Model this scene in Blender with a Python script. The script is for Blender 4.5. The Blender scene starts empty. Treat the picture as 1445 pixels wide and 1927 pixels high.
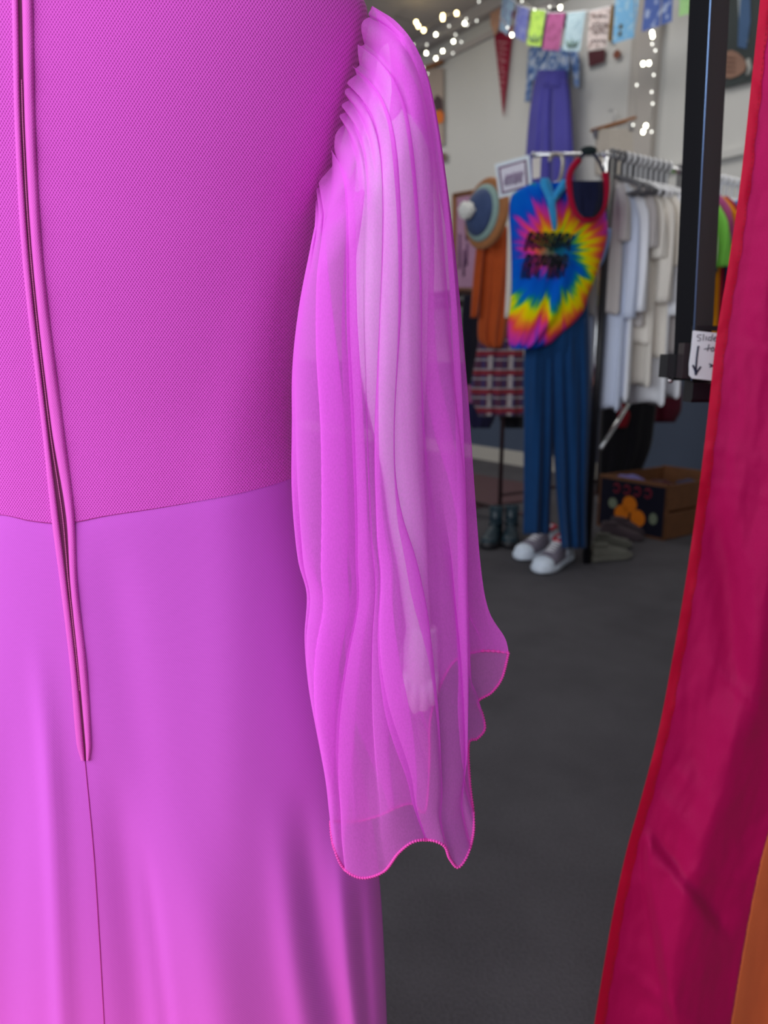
import bpy, bmesh, math, random
from mathutils import Vector, Matrix, noise
random.seed(7)
S = bpy.context.scene
COL = S.collection
V = Vector
PI = math.pi

# ---------------------------------------------------------------- camera
F = 1400.0                       # focal length in pixels of the 1445x1927 frame
PITCH = math.radians(12.0)
CZ = 1.0
CAMLOC = V((0, 0, CZ))
cam_d = bpy.data.cameras.new('camera')
cam_d.sensor_fit = 'VERTICAL'
cam_d.sensor_height = 36.0
cam_d.sensor_width = 27.0
cam_d.lens = 36.0 * F / 1927.0
cam_d.clip_start = 0.02
cam_d.clip_end = 60
cam_d.dof.use_dof = True
cam_d.dof.focus_distance = 0.545
cam_d.dof.aperture_fstop = cam_d.lens / 4.0
cam = bpy.data.objects.new('camera', cam_d)
COL.objects.link(cam)
cam.location = CAMLOC
cam.rotation_euler = (PI/2 - PITCH, 0, 0)
S.camera = cam

# ---------------------------------------------------------------- world, lights, exposure
S.view_settings.view_transform = 'Standard'
S.view_settings.look = 'None'
S.view_settings.gamma = 1.0
S.view_settings.exposure = 0.0
S.cycles.transparent_max_bounces = 32
S.cycles.max_bounces = 8
world = bpy.data.worlds.new('world')
S.world = world
world.use_nodes = True
world.node_tree.nodes['Background'].inputs[0].default_value = (0.75, 0.85, 1.0, 1)
world.node_tree.nodes['Background'].inputs[1].default_value = 0.35

WD = V((-0.571, 0.821, 0)).normalized()      # along the back wall, receding to the left
WN = V((-WD.y, WD.x, 0))                      # back wall normal, into the room
RD = -WN                                      # towards the back wall
W0 = V((1.07, 7.0, 0))
T_WALL = W0.dot(RD)
T_FRONT = -1.5
def room(s, t, z=0.0):
    return WD * s + RD * t + V((0, 0, z))

def area(name, loc, target, sx, sy, power, color):
    d = bpy.data.lights.new(name, 'AREA')
    d.shape = 'RECTANGLE'; d.size = sx; d.size_y = sy
    d.energy = power; d.color = color
    o = bpy.data.objects.new(name, d)
    COL.objects.link(o)
    o.location = loc
    o.rotation_euler = (V(target) - V(loc)).to_track_quat('-Z', 'Y').to_euler()
    return o
# daylight entering through the shop window behind and to the left of the camera
area('window_daylight', room(0.6, T_FRONT + 0.12, 1.7), room(0.6, 3, 1.1), 5.0, 2.2, 100, (0.93, 0.96, 1.0))
# added fill lights under the ceiling, unseen, raising the room's ambient level
for ls_, lt_ in ((2.0, 3.5), (4.4, 3.5), (7.0, 3.3)):
    area('ceiling_fill', room(ls_, lt_, 3.85), room(ls_, lt_, 0), 1.6, 0.5, 24, (1.0, 0.97, 0.93))
# added warm fill light, low and unseen, tinting the lower dress
area('warm_low_fill', (-0.28, 0.14, 0.10), (-0.18, 0.6, 0.24), 0.5, 0.15, 1.5, (1.0, 0.45, 0.22))

# ---------------------------------------------------------------- geometry helpers
cp, sp = math.cos(PITCH), math.sin(PITCH)
def ray(px, py):
    a = (px - 722.5) / F; b = (963.5 - py) / F
    return V((a, cp + b*sp, -sp + b*cp))
def onY(px, py, Y):
    d = ray(px, py); return CAMLOC + d * (Y / d.y)
def onZ(px, py, z=0.0):
    d = ray(px, py); return CAMLOC + d * ((z - CZ) / d.z)
def onP(px, py, p0, n):
    d = ray(px, py); return CAMLOC + d * ((p0 - CAMLOC).dot(n) / d.dot(n))
def onW(px, py, off=0.0):
    return onP(px, py, V((W0.x, W0.y, CZ)) + WN*off, WN)
def proj(p):
    q = p - CAMLOC
    zf = q.y*cp - q.z*sp
    return 722.5 + F*q.x/zf, 963.5 - F*(q.y*sp + q.z*cp)/zf

def lerp_tab(tab, x):
    if x <= tab[0][0]: return tab[0][1]
    if x >= tab[-1][0]: return tab[-1][1]
    for i in range(len(tab)-1):
        if tab[i][0] <= x <= tab[i+1][0]:
            a, b = tab[i], tab[i+1]
            t = (x-a[0])/(b[0]-a[0])
            # catmull slopes for smoothness
            def sl(k):
                k0, k1 = max(0, k-1), min(len(tab)-1, k+1)
                return (tab[k1][1]-tab[k0][1])/(tab[k1][0]-tab[k0][0])
            m0, m1 = sl(i)*(b[0]-a[0]), sl(i+1)*(b[0]-a[0])
            return ((2*t**3-3*t*t+1)*a[1] + (t**3-2*t*t+t)*m0 + (-2*t**3+3*t*t)*b[1] + (t**3-t*t)*m1)

class Poly:
    """smooth polyline in the plane or in space, by arc length 0..1"""
    def __init__(s, pts, smooth=True):
        pts = [V(p) if len(p) == 3 else V((p[0], p[1], 0)) for p in pts]
        if smooth and len(pts) > 2:
            out = []
            for i in range(len(pts)-1):
                p0 = pts[max(0, i-1)]; p1 = pts[i]; p2 = pts[i+1]; p3 = pts[min(len(pts)-1, i+2)]
                for k in range(8):
                    t = k/8
                    out.append(0.5*((2*p1)+(p2-p0)*t+(2*p0-5*p1+4*p2-p3)*t*t+(3*p1-p0-3*p2+p3)*t**3))
            out.append(pts[-1]); pts = out
        s.p = pts; s.l = [0]
        for i in range(len(pts)-1): s.l.append(s.l[-1]+(pts[i+1]-pts[i]).length)
    def __call__(s, t):
        L = min(max(t, 0), 1)*s.l[-1]
        lo, hi = 0, len(s.l)-1
        while hi-lo > 1:
            m = (lo+hi)//2
            if s.l[m] <= L: lo = m
            else: hi = m
        d = s.l[hi]-s.l[lo]
        return s.p[lo].lerp(s.p[hi], (L-s.l[lo])/d if d > 0 else 0)

def tag(o, label=None, cat=None, group=None, kind=None):
    if label: o['label'] = label
    if cat: o['category'] = cat
    if group: o['group'] = group
    if kind: o['kind'] = kind
    return o
def thing(name, label, cat, loc=(0, 0, 0), rz=0.0, group=None):
    o = bpy.data.objects.new(name, None)
    o.empty_display_size = 0.05
    COL.objects.link(o)
    o.location = loc; o.rotation_euler = (0, 0, rz)
    return tag(o, label, cat, group)
def wmat(o):
    m = Matrix.LocRotScale(o.location, o.rotation_euler, o.scale)
    return wmat(o.parent) @ m if o.parent else m
def mk(name, verts, faces, mat, parent=None, world=True, smooth=True, mats=None, fm=None):
    """one mesh object; with world=True vertices are given in world space"""
    me = bpy.data.meshes.new(name)
    if parent is not None and world:
        inv = wmat(parent).inverted()
        verts = [inv @ V(v) for v in verts]
    off = V((0, 0, 0))
    if parent is None and world:
        off = V((sum(v[0] for v in verts)/len(verts), sum(v[1] for v in verts)/len(verts), min(v[2] for v in verts)))
        verts = [V(v)-off for v in verts]
    me.from_pydata([tuple(v) for v in verts], [], faces)
    if mat: me.materials.append(mat)
    for m in (mats or []): me.materials.append(m)
    me.polygons.foreach_set('use_smooth', [smooth]*len(me.polygons))
    if fm: me.polygons.foreach_set('material_index', fm)
    bm = bmesh.new(); bm.from_mesh(me)
    bmesh.ops.recalc_face_normals(bm, faces=bm.faces)
    bm.to_mesh(me); bm.free()
    o = bpy.data.objects.new(name, me)
    COL.objects.link(o)
    if parent is not None: o.parent = parent
    else: o.location = off
    return o
class MB:
    def __init__(s): s.v = []; s.f = []
    def add(s, v, f):
        n = len(s.v); s.v += [V(p) for p in v]; s.f += [tuple(i+n for i in q) for q in f]; return s
    def grid(s, nu, nv, fn, closed=False, cap=False):
        v = []; f = []
        for j in range(nv):
            for i in range(nu):
                v.append(fn(i/(nu if closed else nu-1), j/(nv-1)))
        m = nu if closed else nu-1
        for j in range(nv-1):
            for i in range(m):
                i2 = (i+1) % nu
                f.append((j*nu+i, j*nu+i2, (j+1)*nu+i2, (j+1)*nu+i))
        if cap:
            f.append(tuple(range(nu))[::-1]); f.append(tuple((nv-1)*nu+i for i in range(nu)))
        return s.add(v, f)
    def box(s, o, a, b, c):
        """corner o and three edge vectors"""
        o, a, b, c = V(o), V(a), V(b), V(c)
        v = [o, o+a, o+a+b, o+b, o+c, o+a+c, o+a+b+c, o+b+c]
        return s.add(v, [(0,3,2,1),(4,5,6,7),(0,1,5,4),(1,2,6,5),(2,3,7,6),(3,0,4,7)])
    def slab(s, quad, d):
        """four corners and a thickness vector"""
        q = [V(p) for p in quad]; d = V(d)
        n = len(q); v = q+[p+d for p in q]
        f = [tuple(range(n))[::-1], tuple(range(n, 2*n))]
        f += [(i, (i+1) % n, (i+1) % n+n, i+n) for i in range(n)]
        return s.add(v, f)
    def tube(s, pts, r, seg=8, cap=True):
        pts = [V(p) for p in pts]; n = len(pts)
        rr = r if isinstance(r, (list, tuple)) else [r]*n
        v = []; prev = None
        for i, p in enumerate(pts):
            t = (pts[min(n-1, i+1)]-pts[max(0, i-1)])
            t = t.normalized() if t.length > 1e-9 else V((0, 0, 1))
            if prev is None:
                a = t.orthogonal().normalized()
            else:
                a = (prev - t*prev.dot(t))
                a = a.normalized() if a.length > 1e-6 else t.orthogonal().normalized()
            prev = a; b = t.cross(a)
            for k in range(seg):
                q = 2*PI*k/seg
                v.append(p+(a*math.cos(q)+b*math.sin(q))*rr[i])
        f = []
        for i in range(n-1):
            for k in range(seg):
                k2 = (k+1) % seg
                f.append((i*seg+k, i*seg+k2, (i+1)*seg+k2, (i+1)*seg+k))
        if cap:
            f.append(tuple(range(seg))[::-1]); f.append(tuple((n-1)*seg+k for k in range(seg)))
        return s.add(v, f)
    def ball(s, c, r, sc=(1, 1, 1), nu=12, nv=8):
        c = V(c)
        def fn(u, w):
            th = 2*PI*u; ph = PI*(0.02+0.96*w)
            return c+V((r*sc[0]*math.sin(ph)*math.cos(th), r*sc[1]*math.sin(ph)*math.sin(th), r*sc[2]*math.cos(ph)))
        return s.grid(nu, nv, fn, closed=True, cap=True)
    def obj(s, name, mat, parent=None, world=True, smooth=True):
        return mk(name, s.v, s.f, mat, parent, world, smooth)

# ---------------------------------------------------------------- materials
def srgb(r, g, b):
    def c(x):
        x /= 255
        return x/12.92 if x <= 0.04045 else ((x+0.055)/1.055)**2.4
    return (c(r), c(g), c(b), 1)
def nodes(m):
    m.use_nodes = True
    return m.node_tree.nodes, m.node_tree.links
def N(nt, typ, **kw):
    n = nt.new(typ)
    for k, v in kw.items(): setattr(n, k, v)
    return n
def mat(name, col, rough=0.7, metal=0.0, noise_amt=0.0, nscale=20.0, bump=0.0, emit=None, es=0.0, sheen=0.0, spec=0.5):
    m = bpy.data.materials.new(name)
    nt, lk = nodes(m)
    b = nt['Principled BSDF']
    b.inputs['Roughness'].default_value = rough
    b.inputs['Metallic'].default_value = metal
    b.inputs['Specular IOR Level'].default_value = spec
    if sheen: b.inputs['Sheen Weight'].default_value = sheen
    b.inputs['Base Color'].default_value = col
    if emit:
        b.inputs['Emission Color'].default_value = emit
        b.inputs['Emission Strength'].default_value = es
    tc = N(nt, 'ShaderNodeTexCoord')
    nz = N(nt, 'ShaderNodeTexNoise'); nz.inputs['Scale'].default_value = nscale
    nz.inputs['Detail'].default_value = 4
    lk.new(tc.outputs['Object'], nz.inputs['Vector'])
    if noise_amt:
        mx = N(nt, 'ShaderNodeMix', data_type='RGBA')
        mx.inputs[6].default_value = tuple(max(0, c*(1-noise_amt)) for c in col[:3])+(1,)
        mx.inputs[7].default_value = tuple(min(1, c*(1+noise_amt)) for c in col[:3])+(1,)
        lk.new(nz.outputs['Fac'], mx.inputs[0]); lk.new(mx.outputs[2], b.inputs['Base Color'])
    if bump:
        bp = N(nt, 'ShaderNodeBump'); bp.inputs['Strength'].default_value = bump
        bp.inputs['Distance'].default_value = 0.003
        lk.new(nz.outputs['Fac'], bp.inputs['Height']); lk.new(bp.outputs[0], b.inputs['Normal'])
    return m
def cloth(name, r, g, b_, amt=0.12, scale=60, rough=0.85):
    return mat(name, srgb(r, g, b_), rough=rough, noise_amt=amt, nscale=scale, bump=0.15, sheen=0.1, spec=0.2)

def knit(name, col, dark, pitch, strength, bump):
    """piqué knit: a diagonal lattice of small dimples"""
    m = bpy.data.materials.new(name); nt, lk = nodes(m); b = nt['Principled BSDF']
    b.inputs['Roughness'].default_value = 0.8
    b.inputs['Specular IOR Level'].default_value = 0.12
    b.inputs['Sheen Weight'].default_value = 0.15
    tc = N(nt, 'ShaderNodeTexCoord'); sx = N(nt, 'ShaderNodeSeparateXYZ')
    lk.new(tc.outputs['Object'], sx.inputs[0])
    k = 2*PI/pitch
    def wave(ax, az):
        a = N(nt, 'ShaderNodeMath', operation='MULTIPLY'); a.inputs[1].default_value = ax*k
        c = N(nt, 'ShaderNodeMath', operation='MULTIPLY_ADD'); c.inputs[1].default_value = az*k
        lk.new(sx.outputs[0], a.inputs[0]); lk.new(sx.outputs[2], c.inputs[0]); lk.new(a.outputs[0], c.inputs[2])
        s_ = N(nt, 'ShaderNodeMath', operation='SINE'); lk.new(c.outputs[0], s_.inputs[0]); return s_
    w1, w2 = wave(1.0, 0.72), wave(1.0, -0.72)
    mu = N(nt, 'ShaderNodeMath', operation='ADD'); lk.new(w1.outputs[0], mu.inputs[0]); lk.new(w2.outputs[0], mu.inputs[1])
    h = N(nt, 'ShaderNodeMath', operation='MULTIPLY_ADD'); h.inputs[1].default_value = 0.25; h.inputs[2].default_value = 0.5
    lk.new(mu.outputs[0], h.inputs[0])
    pw = N(nt, 'ShaderNodeMath', operation='POWER'); pw.inputs[1].default_value = 2.5; lk.new(h.outputs[0], pw.inputs[0])
    ml = N(nt, 'ShaderNodeMath', operation='MULTIPLY'); ml.inputs[1].default_value = strength; lk.new(pw.outputs[0], ml.inputs[0])
    mx = N(nt, 'ShaderNodeMix', data_type='RGBA'); mx.inputs[6].default_value = col; mx.inputs[7].default_value = dark
    lk.new(ml.outputs[0], mx.inputs[0]); lk.new(mx.outputs[2], b.inputs['Base Color'])
    bp = N(nt, 'ShaderNodeBump'); bp.invert = True; bp.inputs['Strength'].default_value = bump; bp.inputs['Distance'].default_value = 0.0006
    lk.new(pw.outputs[0], bp.inputs['Height']); lk.new(bp.outputs[0], b.inputs['Normal'])
    return m

def sheer(name, col, alpha, tint):
    """chiffon: threads cover alpha of the area, gaps show what is behind"""
    m = bpy.data.materials.new(name); nt, lk = nodes(m)
    nt.remove(nt['Principled BSDF'])
    out = nt['Material Output']
    df = N(nt, 'ShaderNodeBsdfDiffuse'); df.inputs[0].default_value = col
    tl = N(nt, 'ShaderNodeBsdfTranslucent'); tl.inputs[0].default_value = col
    tr = N(nt, 'ShaderNodeBsdfTransparent'); tr.inputs[0].default_value = tint
    m1 = N(nt, 'ShaderNodeMixShader'); m1.inputs[0].default_value = 0.38
    lk.new(df.outputs[0], m1.inputs[1]); lk.new(tl.outputs[0], m1.inputs[2])
    tc = N(nt, 'ShaderNodeTexCoord'); nz = N(nt, 'ShaderNodeTexNoise'); nz.inputs['Scale'].default_value = 900
    mp = N(nt, 'ShaderNodeMapping'); mp.inputs['Scale'].default_value = (1, 1, 0.6)
    lk.new(tc.outputs['Object'], mp.inputs[0]); lk.new(mp.outputs[0], nz.inputs['Vector'])
    mr = N(nt, 'ShaderNodeMapRange'); mr.inputs[1].default_value = 0.3; mr.inputs[2].default_value = 0.7
    mr.inputs[3].default_value = alpha-0.035; mr.inputs[4].default_value = alpha+0.035
    lk.new(nz.outputs['Fac'], mr.inputs[0])
    lw = N(nt, 'ShaderNodeLayerWeight'); lw.inputs[0].default_value = 0.5
    cs_ = N(nt, 'ShaderNodeMath', operation='SUBTRACT'); cs_.inputs[0].default_value = 1.0; lk.new(lw.outputs['Facing'], cs_.inputs[1])
    mxm = N(nt, 'ShaderNodeMath', operation='MAXIMUM'); mxm.inputs[1].default_value = 0.15; lk.new(cs_.outputs[0], mxm.inputs[0])
    inv = N(nt, 'ShaderNodeMath', operation='DIVIDE'); inv.inputs[0].default_value = 1.0; lk.new(mxm.outputs[0], inv.inputs[1])
    om = N(nt, 'ShaderNodeMath', operation='SUBTRACT'); om.inputs[0].default_value = 1.0; lk.new(mr.outputs[0], om.inputs[1])
    pwn = N(nt, 'ShaderNodeMath', operation='POWER'); lk.new(om.outputs[0], pwn.inputs[0]); lk.new(inv.outputs[0], pwn.inputs[1])
    al = N(nt, 'ShaderNodeMath', operation='SUBTRACT'); al.inputs[0].default_value = 1.0; lk.new(pwn.outputs[0], al.inputs[1])
    m2 = N(nt, 'ShaderNodeMixShader'); lk.new(al.outputs[0], m2.inputs[0])
    lk.new(tr.outputs[0], m2.inputs[1]); lk.new(m1.outputs[0], m2.inputs[2])
    lk.new(m2.outputs[0], out.inputs[0])
    return m

M = {}
M['knit'] = knit('pink_pique_knit', (0.80, 0.115, 0.70, 1), (0.46, 0.02, 0.36, 1), 0.0021, 0.95, 0.7)
M['crepe'] = knit('pink_smooth_knit', (0.69, 0.120, 0.74, 1), (0.52, 0.065, 0.55, 1), 0.0016, 0.45, 0.2)
M['placket'] = knit('pink_placket_knit', (0.80, 0.12, 0.64, 1), (0.5, 0.04, 0.36, 1), 0.0015, 0.5, 0.3)
M['thread'] = mat('seam_thread', (0.42, 0.02, 0.28, 1), 0.8)
M['ziptape'] = mat('zip_tape', (0.13, 0.0, 0.07, 1), 0.8)
M['zipcoil'] = mat('zip_coil', (0.55, 0.10, 0.35, 1), 0.4)
M['chiffon'] = sheer('pink_chiffon', (0.94, 0.205, 0.93, 1), 0.45, (1, 0.95, 1, 1))
M['hemthread'] = mat('hem_thread', (0.78, 0.06, 0.45, 1), 0.6)
M['mannequin'] = mat('mannequin_plastic', (0.86, 0.84, 0.88, 1), 0.35)
M['steel'] = mat('brushed_steel', (0.55, 0.55, 0.56, 1), 0.3, 1.0)
M['chrome'] = mat('chrome', (0.75, 0.76, 0.78, 1), 0.18, 1.0)
M['black'] = mat('black_paint', (0.008, 0.008, 0.012, 1), 0.35, 0.0)
M['blackpl'] = mat('black_plastic', (0.01, 0.01, 0.014, 1), 0.5)
M['wall'] = mat('white_wall_paint', srgb(205, 204, 200), 0.85, noise_amt=0.03, nscale=3, bump=0.05)
M['pilaster'] = mat('greige_trim_paint', srgb(176, 170, 164), 0.8, noise_amt=0.03, nscale=4)
M['ceiling'] = mat('grey_ceiling_paint', srgb(186, 180, 178), 0.9, noise_amt=0.04, nscale=3)
M['base'] = mat('white_gloss_trim', srgb(205, 200, 190), 0.5)
M['white'] = mat('white_plastic', srgb(246, 247, 250), 0.3)
M['wood'] = mat('pine_wood', srgb(150, 96, 52), 0.6, noise_amt=0.3, nscale=12)
M['darkwood'] = mat('dark_wood', srgb(60, 28, 24), 0.6, noise_amt=0.3, nscale=10)
M['ink'] = mat('marker_ink', srgb(20, 30, 60), 0.6)
M['card'] = mat('white_card', srgb(236, 248, 255), 0.6)
M['pinkframe'] = mat('wood_frame', srgb(140, 92, 60), 0.5, noise_amt=0.2)

# carpet: dark grey with flecks
def carpet():
    m = bpy.data.materials.new('grey_carpet'); nt, lk = nodes(m); b = nt['Principled BSDF']
    b.inputs['Roughness'].default_value = 0.95; b.inputs['Specular IOR Level'].default_value = 0.1
    tc = N(nt, 'ShaderNodeTexCoord')
    n1 = N(nt, 'ShaderNodeTexNoise'); n1.inputs['Scale'].default_value = 160; n1.inputs['Detail'].default_value = 3
    n2 = N(nt, 'ShaderNodeTexNoise'); n2.inputs['Scale'].default_value = 5; n2.inputs['Detail'].default_value = 6
    lk.new(tc.outputs['Object'], n1.inputs['Vector']); lk.new(tc.outputs['Object'], n2.inputs['Vector'])
    mx = N(nt, 'ShaderNodeMix', data_type='RGBA'); mx.inputs[6].default_value = srgb(54, 52, 56); mx.inputs[7].default_value = srgb(100, 98, 103)
    ad = N(nt, 'ShaderNodeMath', operation='MULTIPLY_ADD'); ad.inputs[1].default_value = 0.55
    hf = N(nt, 'ShaderNodeMath', operation='MULTIPLY'); hf.inputs[1].default_value = 0.45
    lk.new(n1.outputs['Fac'], hf.inputs[0]); lk.new(n2.outputs['Fac'], ad.inputs[0]); lk.new(hf.outputs[0], ad.inputs[2])
    lk.new(ad.outputs[0], mx.inputs[0]); lk.new(mx.outputs[2], b.inputs['Base Color'])
    bp = N(nt, 'ShaderNodeBump'); bp.inputs['Strength'].default_value = 0.5; bp.inputs['Distance'].default_value = 0.004
    lk.new(n1.outputs['Fac'], bp.inputs['Height']); lk.new(bp.outputs[0], b.inputs['Normal'])
    return m
M['carpet'] = carpet()

def satin(name, col, col2, trans=0.3):
    m = bpy.data.materials.new(name); nt, lk = nodes(m); b = nt['Principled BSDF']
    out = nt['Material Output']
    b.inputs['Roughness'].default_value = 0.62; b.inputs['Specular IOR Level'].default_value = 0.2
    b.inputs['Sheen Weight'].default_value = 0.05
    tc = N(nt, 'ShaderNodeTexCoord'); nz = N(nt, 'ShaderNodeTexNoise'); nz.inputs['Scale'].default_value = 700
    lk.new(tc.outputs['Object'], nz.inputs['Vector'])
    mx = N(nt, 'ShaderNodeMix', data_type='RGBA'); mx.inputs[6].default_value = col; mx.inputs[7].default_value = col2
    lk.new(nz.outputs['Fac'], mx.inputs[0]); lk.new(mx.outputs[2], b.inputs['Base Color'])
    tl = N(nt, 'ShaderNodeBsdfTranslucent'); lk.new(mx.outputs[2], tl.inputs[0])
    ms = N(nt, 'ShaderNodeMixShader'); ms.inputs[0].default_value = trans
    lk.new(b.outputs[0], ms.inputs[1]); lk.new(tl.outputs[0], ms.inputs[2]); lk.new(ms.outputs[0], out.inputs[0])
    return m
M['crimson'] = satin('crimson_nylon', (0.50, 0.0, 0.105, 1), (0.62, 0.004, 0.15, 1))
M['crimsonhem'] = satin('crimson_nylon_hem', (0.50, 0.0, 0.032, 1), (0.60, 0.0, 0.045, 1), 0.15)
M['orange'] = satin('orange_nylon', (0.75, 0.17, 0.06, 1), (0.85, 0.22, 0.08, 1))

# ================================================================ SETTING
def struct(name, mb, m, smooth=False):
    o = mb.obj(name, m, smooth=smooth); tag(o, kind='structure'); return o
S0, S1 = -2.6, 9.0
CH = 3.95
th = 0.1
struct('floor', MB().box(room(S0-th, T_FRONT-th, -0.1), WD*(S1-S0+2*th), RD*(T_WALL-T_FRONT+2*th), (0, 0, 0.1)), M['carpet'])
struct('ceiling', MB().box(room(S0-th, T_FRONT-th, CH), WD*(S1-S0+2*th), RD*(T_WALL-T_FRONT+2*th), (0, 0, 0.1)), M['ceiling'])
struct('wall_back', MB().box(room(S0-th, T_WALL, 0), WD*(S1-S0+2*th), RD*th, (0, 0, CH)), M['wall'])
struct('wall_far', MB().box(room(S1, T_FRONT, 0), WD*th, RD*(T_WALL-T_FRONT), (0, 0, CH)), M['wall'])
struct('wall_near', MB().box(room(S0-th, T_FRONT, 0), WD*th, RD*(T_WALL-T_FRONT), (0, 0, CH)), M['wall'])
# shop front: sill, header and piers around the display window
wf = MB()
wf.box(room(S0, T_FRONT-th, 0), WD*(S1-S0), RD*th, (0, 0, 0.45))
wf.box(room(S0, T_FRONT-th, 3.0), WD*(S1-S0), RD*th, (0, 0, CH-3.0))
for a, b in ((S0, -2.2), (3.4, 4.2), (7.6, S1)):
    wf.box(room(a, T_FRONT-th, 0.45), WD*(b-a), RD*th, (0, 0, 2.55))
struct('wall_front', wf, M['wall'])
for k, (a, b) in enumerate(((-2.2, 3.4), (4.2, 7.6))):
    w = MB()
    for q in (a, (a+b)/2-0.03, b-0.06): w.box(room(q, T_FRONT-0.08, 0.45), WD*0.06, RD*0.06, (0, 0, 2.55))
    for z in (0.45, 2.94): w.box(room(a, T_FRONT-0.08, z), WD*(b-a), RD*0.06, (0, 0, 0.06))
    struct('window_%d' % (k+1), w, M['black'])
tag(MB().box(room(S0, T_WALL, 0), WD*(S1-S0), WN*0.015, (0, 0, 0.92)).obj('trim_4', mat('slate_blue_lower_wall', srgb(78, 90, 112), 0.7, noise_amt=0.08, nscale=4), smooth=False), kind='structure')  # slate blue slab along the lower part of the back wall
struct('baseboard_back', MB().box(room(S0, T_WALL, 0), WD*(S1-S0), WN*0.025, (0, 0, 0.13)), M['base'])
# crown moulding and a lowered beam along the ceiling line
struct('trim_1', MB().box(room(S0, T_WALL, CH-0.10), WD*(S1-S0), WN*0.10, (0, 0, 0.10)).box(room(S0, T_WALL, CH-0.26), WD*(S1-S0), WN*0.03, (0, 0, 0.05)), M['ceiling'])
# shallow pilaster
pa, pb = onW(1194, 150), onW(1242, 150)
sa, sb = (pa-W0).dot(WD)+W0.dot(WD), (pb-W0).dot(WD)+W0.dot(WD)
tag(MB().box(room(sa-0.004, T_WALL-0.055, 0.13), WD*(sb-sa+0.008), WN*0.015, (0, 0, 0.79)).obj('trim_5', bpy.data.materials['slate_blue_lower_wall'], smooth=False), kind='structure')  # same slate blue over the lower part of the pilaster
struct('trim_2', MB().box(room(sa, T_WALL, 0), WD*(sb-sa), WN*0.06, (0, 0, CH)), M['pilaster'])
# dado rail right of the pilaster
zr = onW(1390, 285).z
struct('trim_3', MB().box(room(sb-0.02, T_WALL, zr-0.03), WD*(S0-sb), WN*0.03, (0, 0, 0.05)), M['wall'])

# ================================================================ PINK DRESS ON A MANNEQUIN
YC = 0.63
BT = [(0.10, 0.15), (0.35, 0.11), (0.62, 0.10), (0.85, 0.09), (0.95, 0.085), (1.10, 0.095), (1.25, 0.095), (1.38, 0.06), (1.46, 0.05), (1.7, 0.05)]
def bprof(z): return lerp_tab(BT, z)
sil_px = [(-420, 285), (-300, 300), (-200, 335), (-130, 440), (-70, 555), (-25, 630), (5, 680), (25, 692), (60, 690), (150, 668), (250, 645), (330, 624), (400, 603), (480, 588),
          (560, 572), (640, 563), (740, 556), (830, 553), (900, 556), (1000, 570), (1100, 592), (1200, 616), (1300, 641), (1400, 664),
          (1500, 688), (1600, 707), (1700, 717), (1800, 723), (1927, 728), (2300, 745), (2700, 770)]
SIL = sorted([(onY(x, y, YC).z, onY(x, y, YC).x) for y, x in sil_px])
zip_px = [(-420, 36), (-100, 36), (0, 38), (250, 44), (500, 59), (800, 92), (970, 118), (1100, 130), (1250, 147), (1430, 160), (1600, 176), (1750, 186), (1927, 196), (2400, 215)]
ZIP = []
for y, x in zip_px:
    p = onY(x, y, YC-0.095); ZIP.append((p.z, p.x))
ZIP.sort()
def bxc(z): return lerp_tab(ZIP, z)
def ba(z): return lerp_tab(SIL, z)-bxc(z)
PEX = 2.25
def seg_d(px, py, pl):
    """signed x-distance to a polyline x(y) and whether y is inside"""
    return px - lerp_tab(pl, py)
def sm(a, b, x):
    t = min(max((x-a)/(b-a), 0), 1); return t*t*(3-2*t)
FOLDS = [  # (line x(y), width px, amount m toward the camera, fade-in y range)
    ([(1150, 62), (1400, 92), (1650, 108), (1927, 122)], 20, 0.0055, 1150, 1500),
    ([(1350, 200), (1600, 225), (1927, 262)], 34, -0.006, 1350, 1700),
    ([(1450, 330), (1700, 380), (1927, 420)], 60, 0.007, 1450, 1800),
    ([(1500, 250), (1700, 282), (1927, 312)], 16, -0.004, 1550, 1750),
    ([(1430, 505), (1600, 530), (1800, 555), (1927, 575)], 30, 0.007, 1430, 1850),
    ([(1430, 568), (1600, 580), (1800, 606), (1927, 630)], 26, -0.007, 1430, 1750),
    ([(1600, 640), (1800, 655), (1927, 668)], 18, 0.006, 1500, 1750),
    ([(1600, 682), (1800, 690), (1927, 700)], 14, -0.005, 1550, 1800),
    ([(1000, 20), (1300, 15), (1927, 10)], 45, -0.004, 1200, 1600),
    ([(1000, 190), (1200, 225), (1440, 260)], 45, -0.0025, 980, 1150),
    ([(430, 520), (600, 500), (880, 440)], 60, 0.003, 380, 600),
]
def surfY(X, z):
    a = ba(z); s = abs((X-bxc(z))/a)
    s = min(s, 1.0)
    y = YC - bprof(z)*(1-s**PEX)**(1/PEX)
    if s < 0.985:
        px, py = proj(V((X, y, z)))
        for ln, w, amt, y0, y1 in FOLDS:
            if py > y0:
                d = seg_d(px, py, ln)/w
                if abs(d) < 3: y -= amt*math.exp(-d*d)*sm(y0, y1, py)*(1-sm(0.9, 0.985, s))
        y -= 0.0015*noise.noise(V((X*9, z*5, 1.3)))
    return y
def hit(px, py, lift=0.0):
    d = ray(px, py); lo, hi = 0.3, YC
    for _ in range(26):
        m = (lo+hi)/2; p = CAMLOC+d*(m/d.y)
        if m >= surfY(p.x, p.z): hi = m
        else: lo = m
    p = CAMLOC+d*(hi/d.y)
    return p - d.normalized()*lift
SEAM_PX = [(-300, 985), (-100, 975), (0, 968), (60, 980), (125, 984), (200, 970), (300, 955), (430, 932), (500, 915), (548, 898)]
seam_pts = [hit(x, y) for x, y in SEAM_PX]
SEAMZ = sorted([(p.x, p.z) for p in seam_pts])
z0 = hit(122, 984).z
def ds(X): return lerp_tab(SEAMZ, X)-z0
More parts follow.
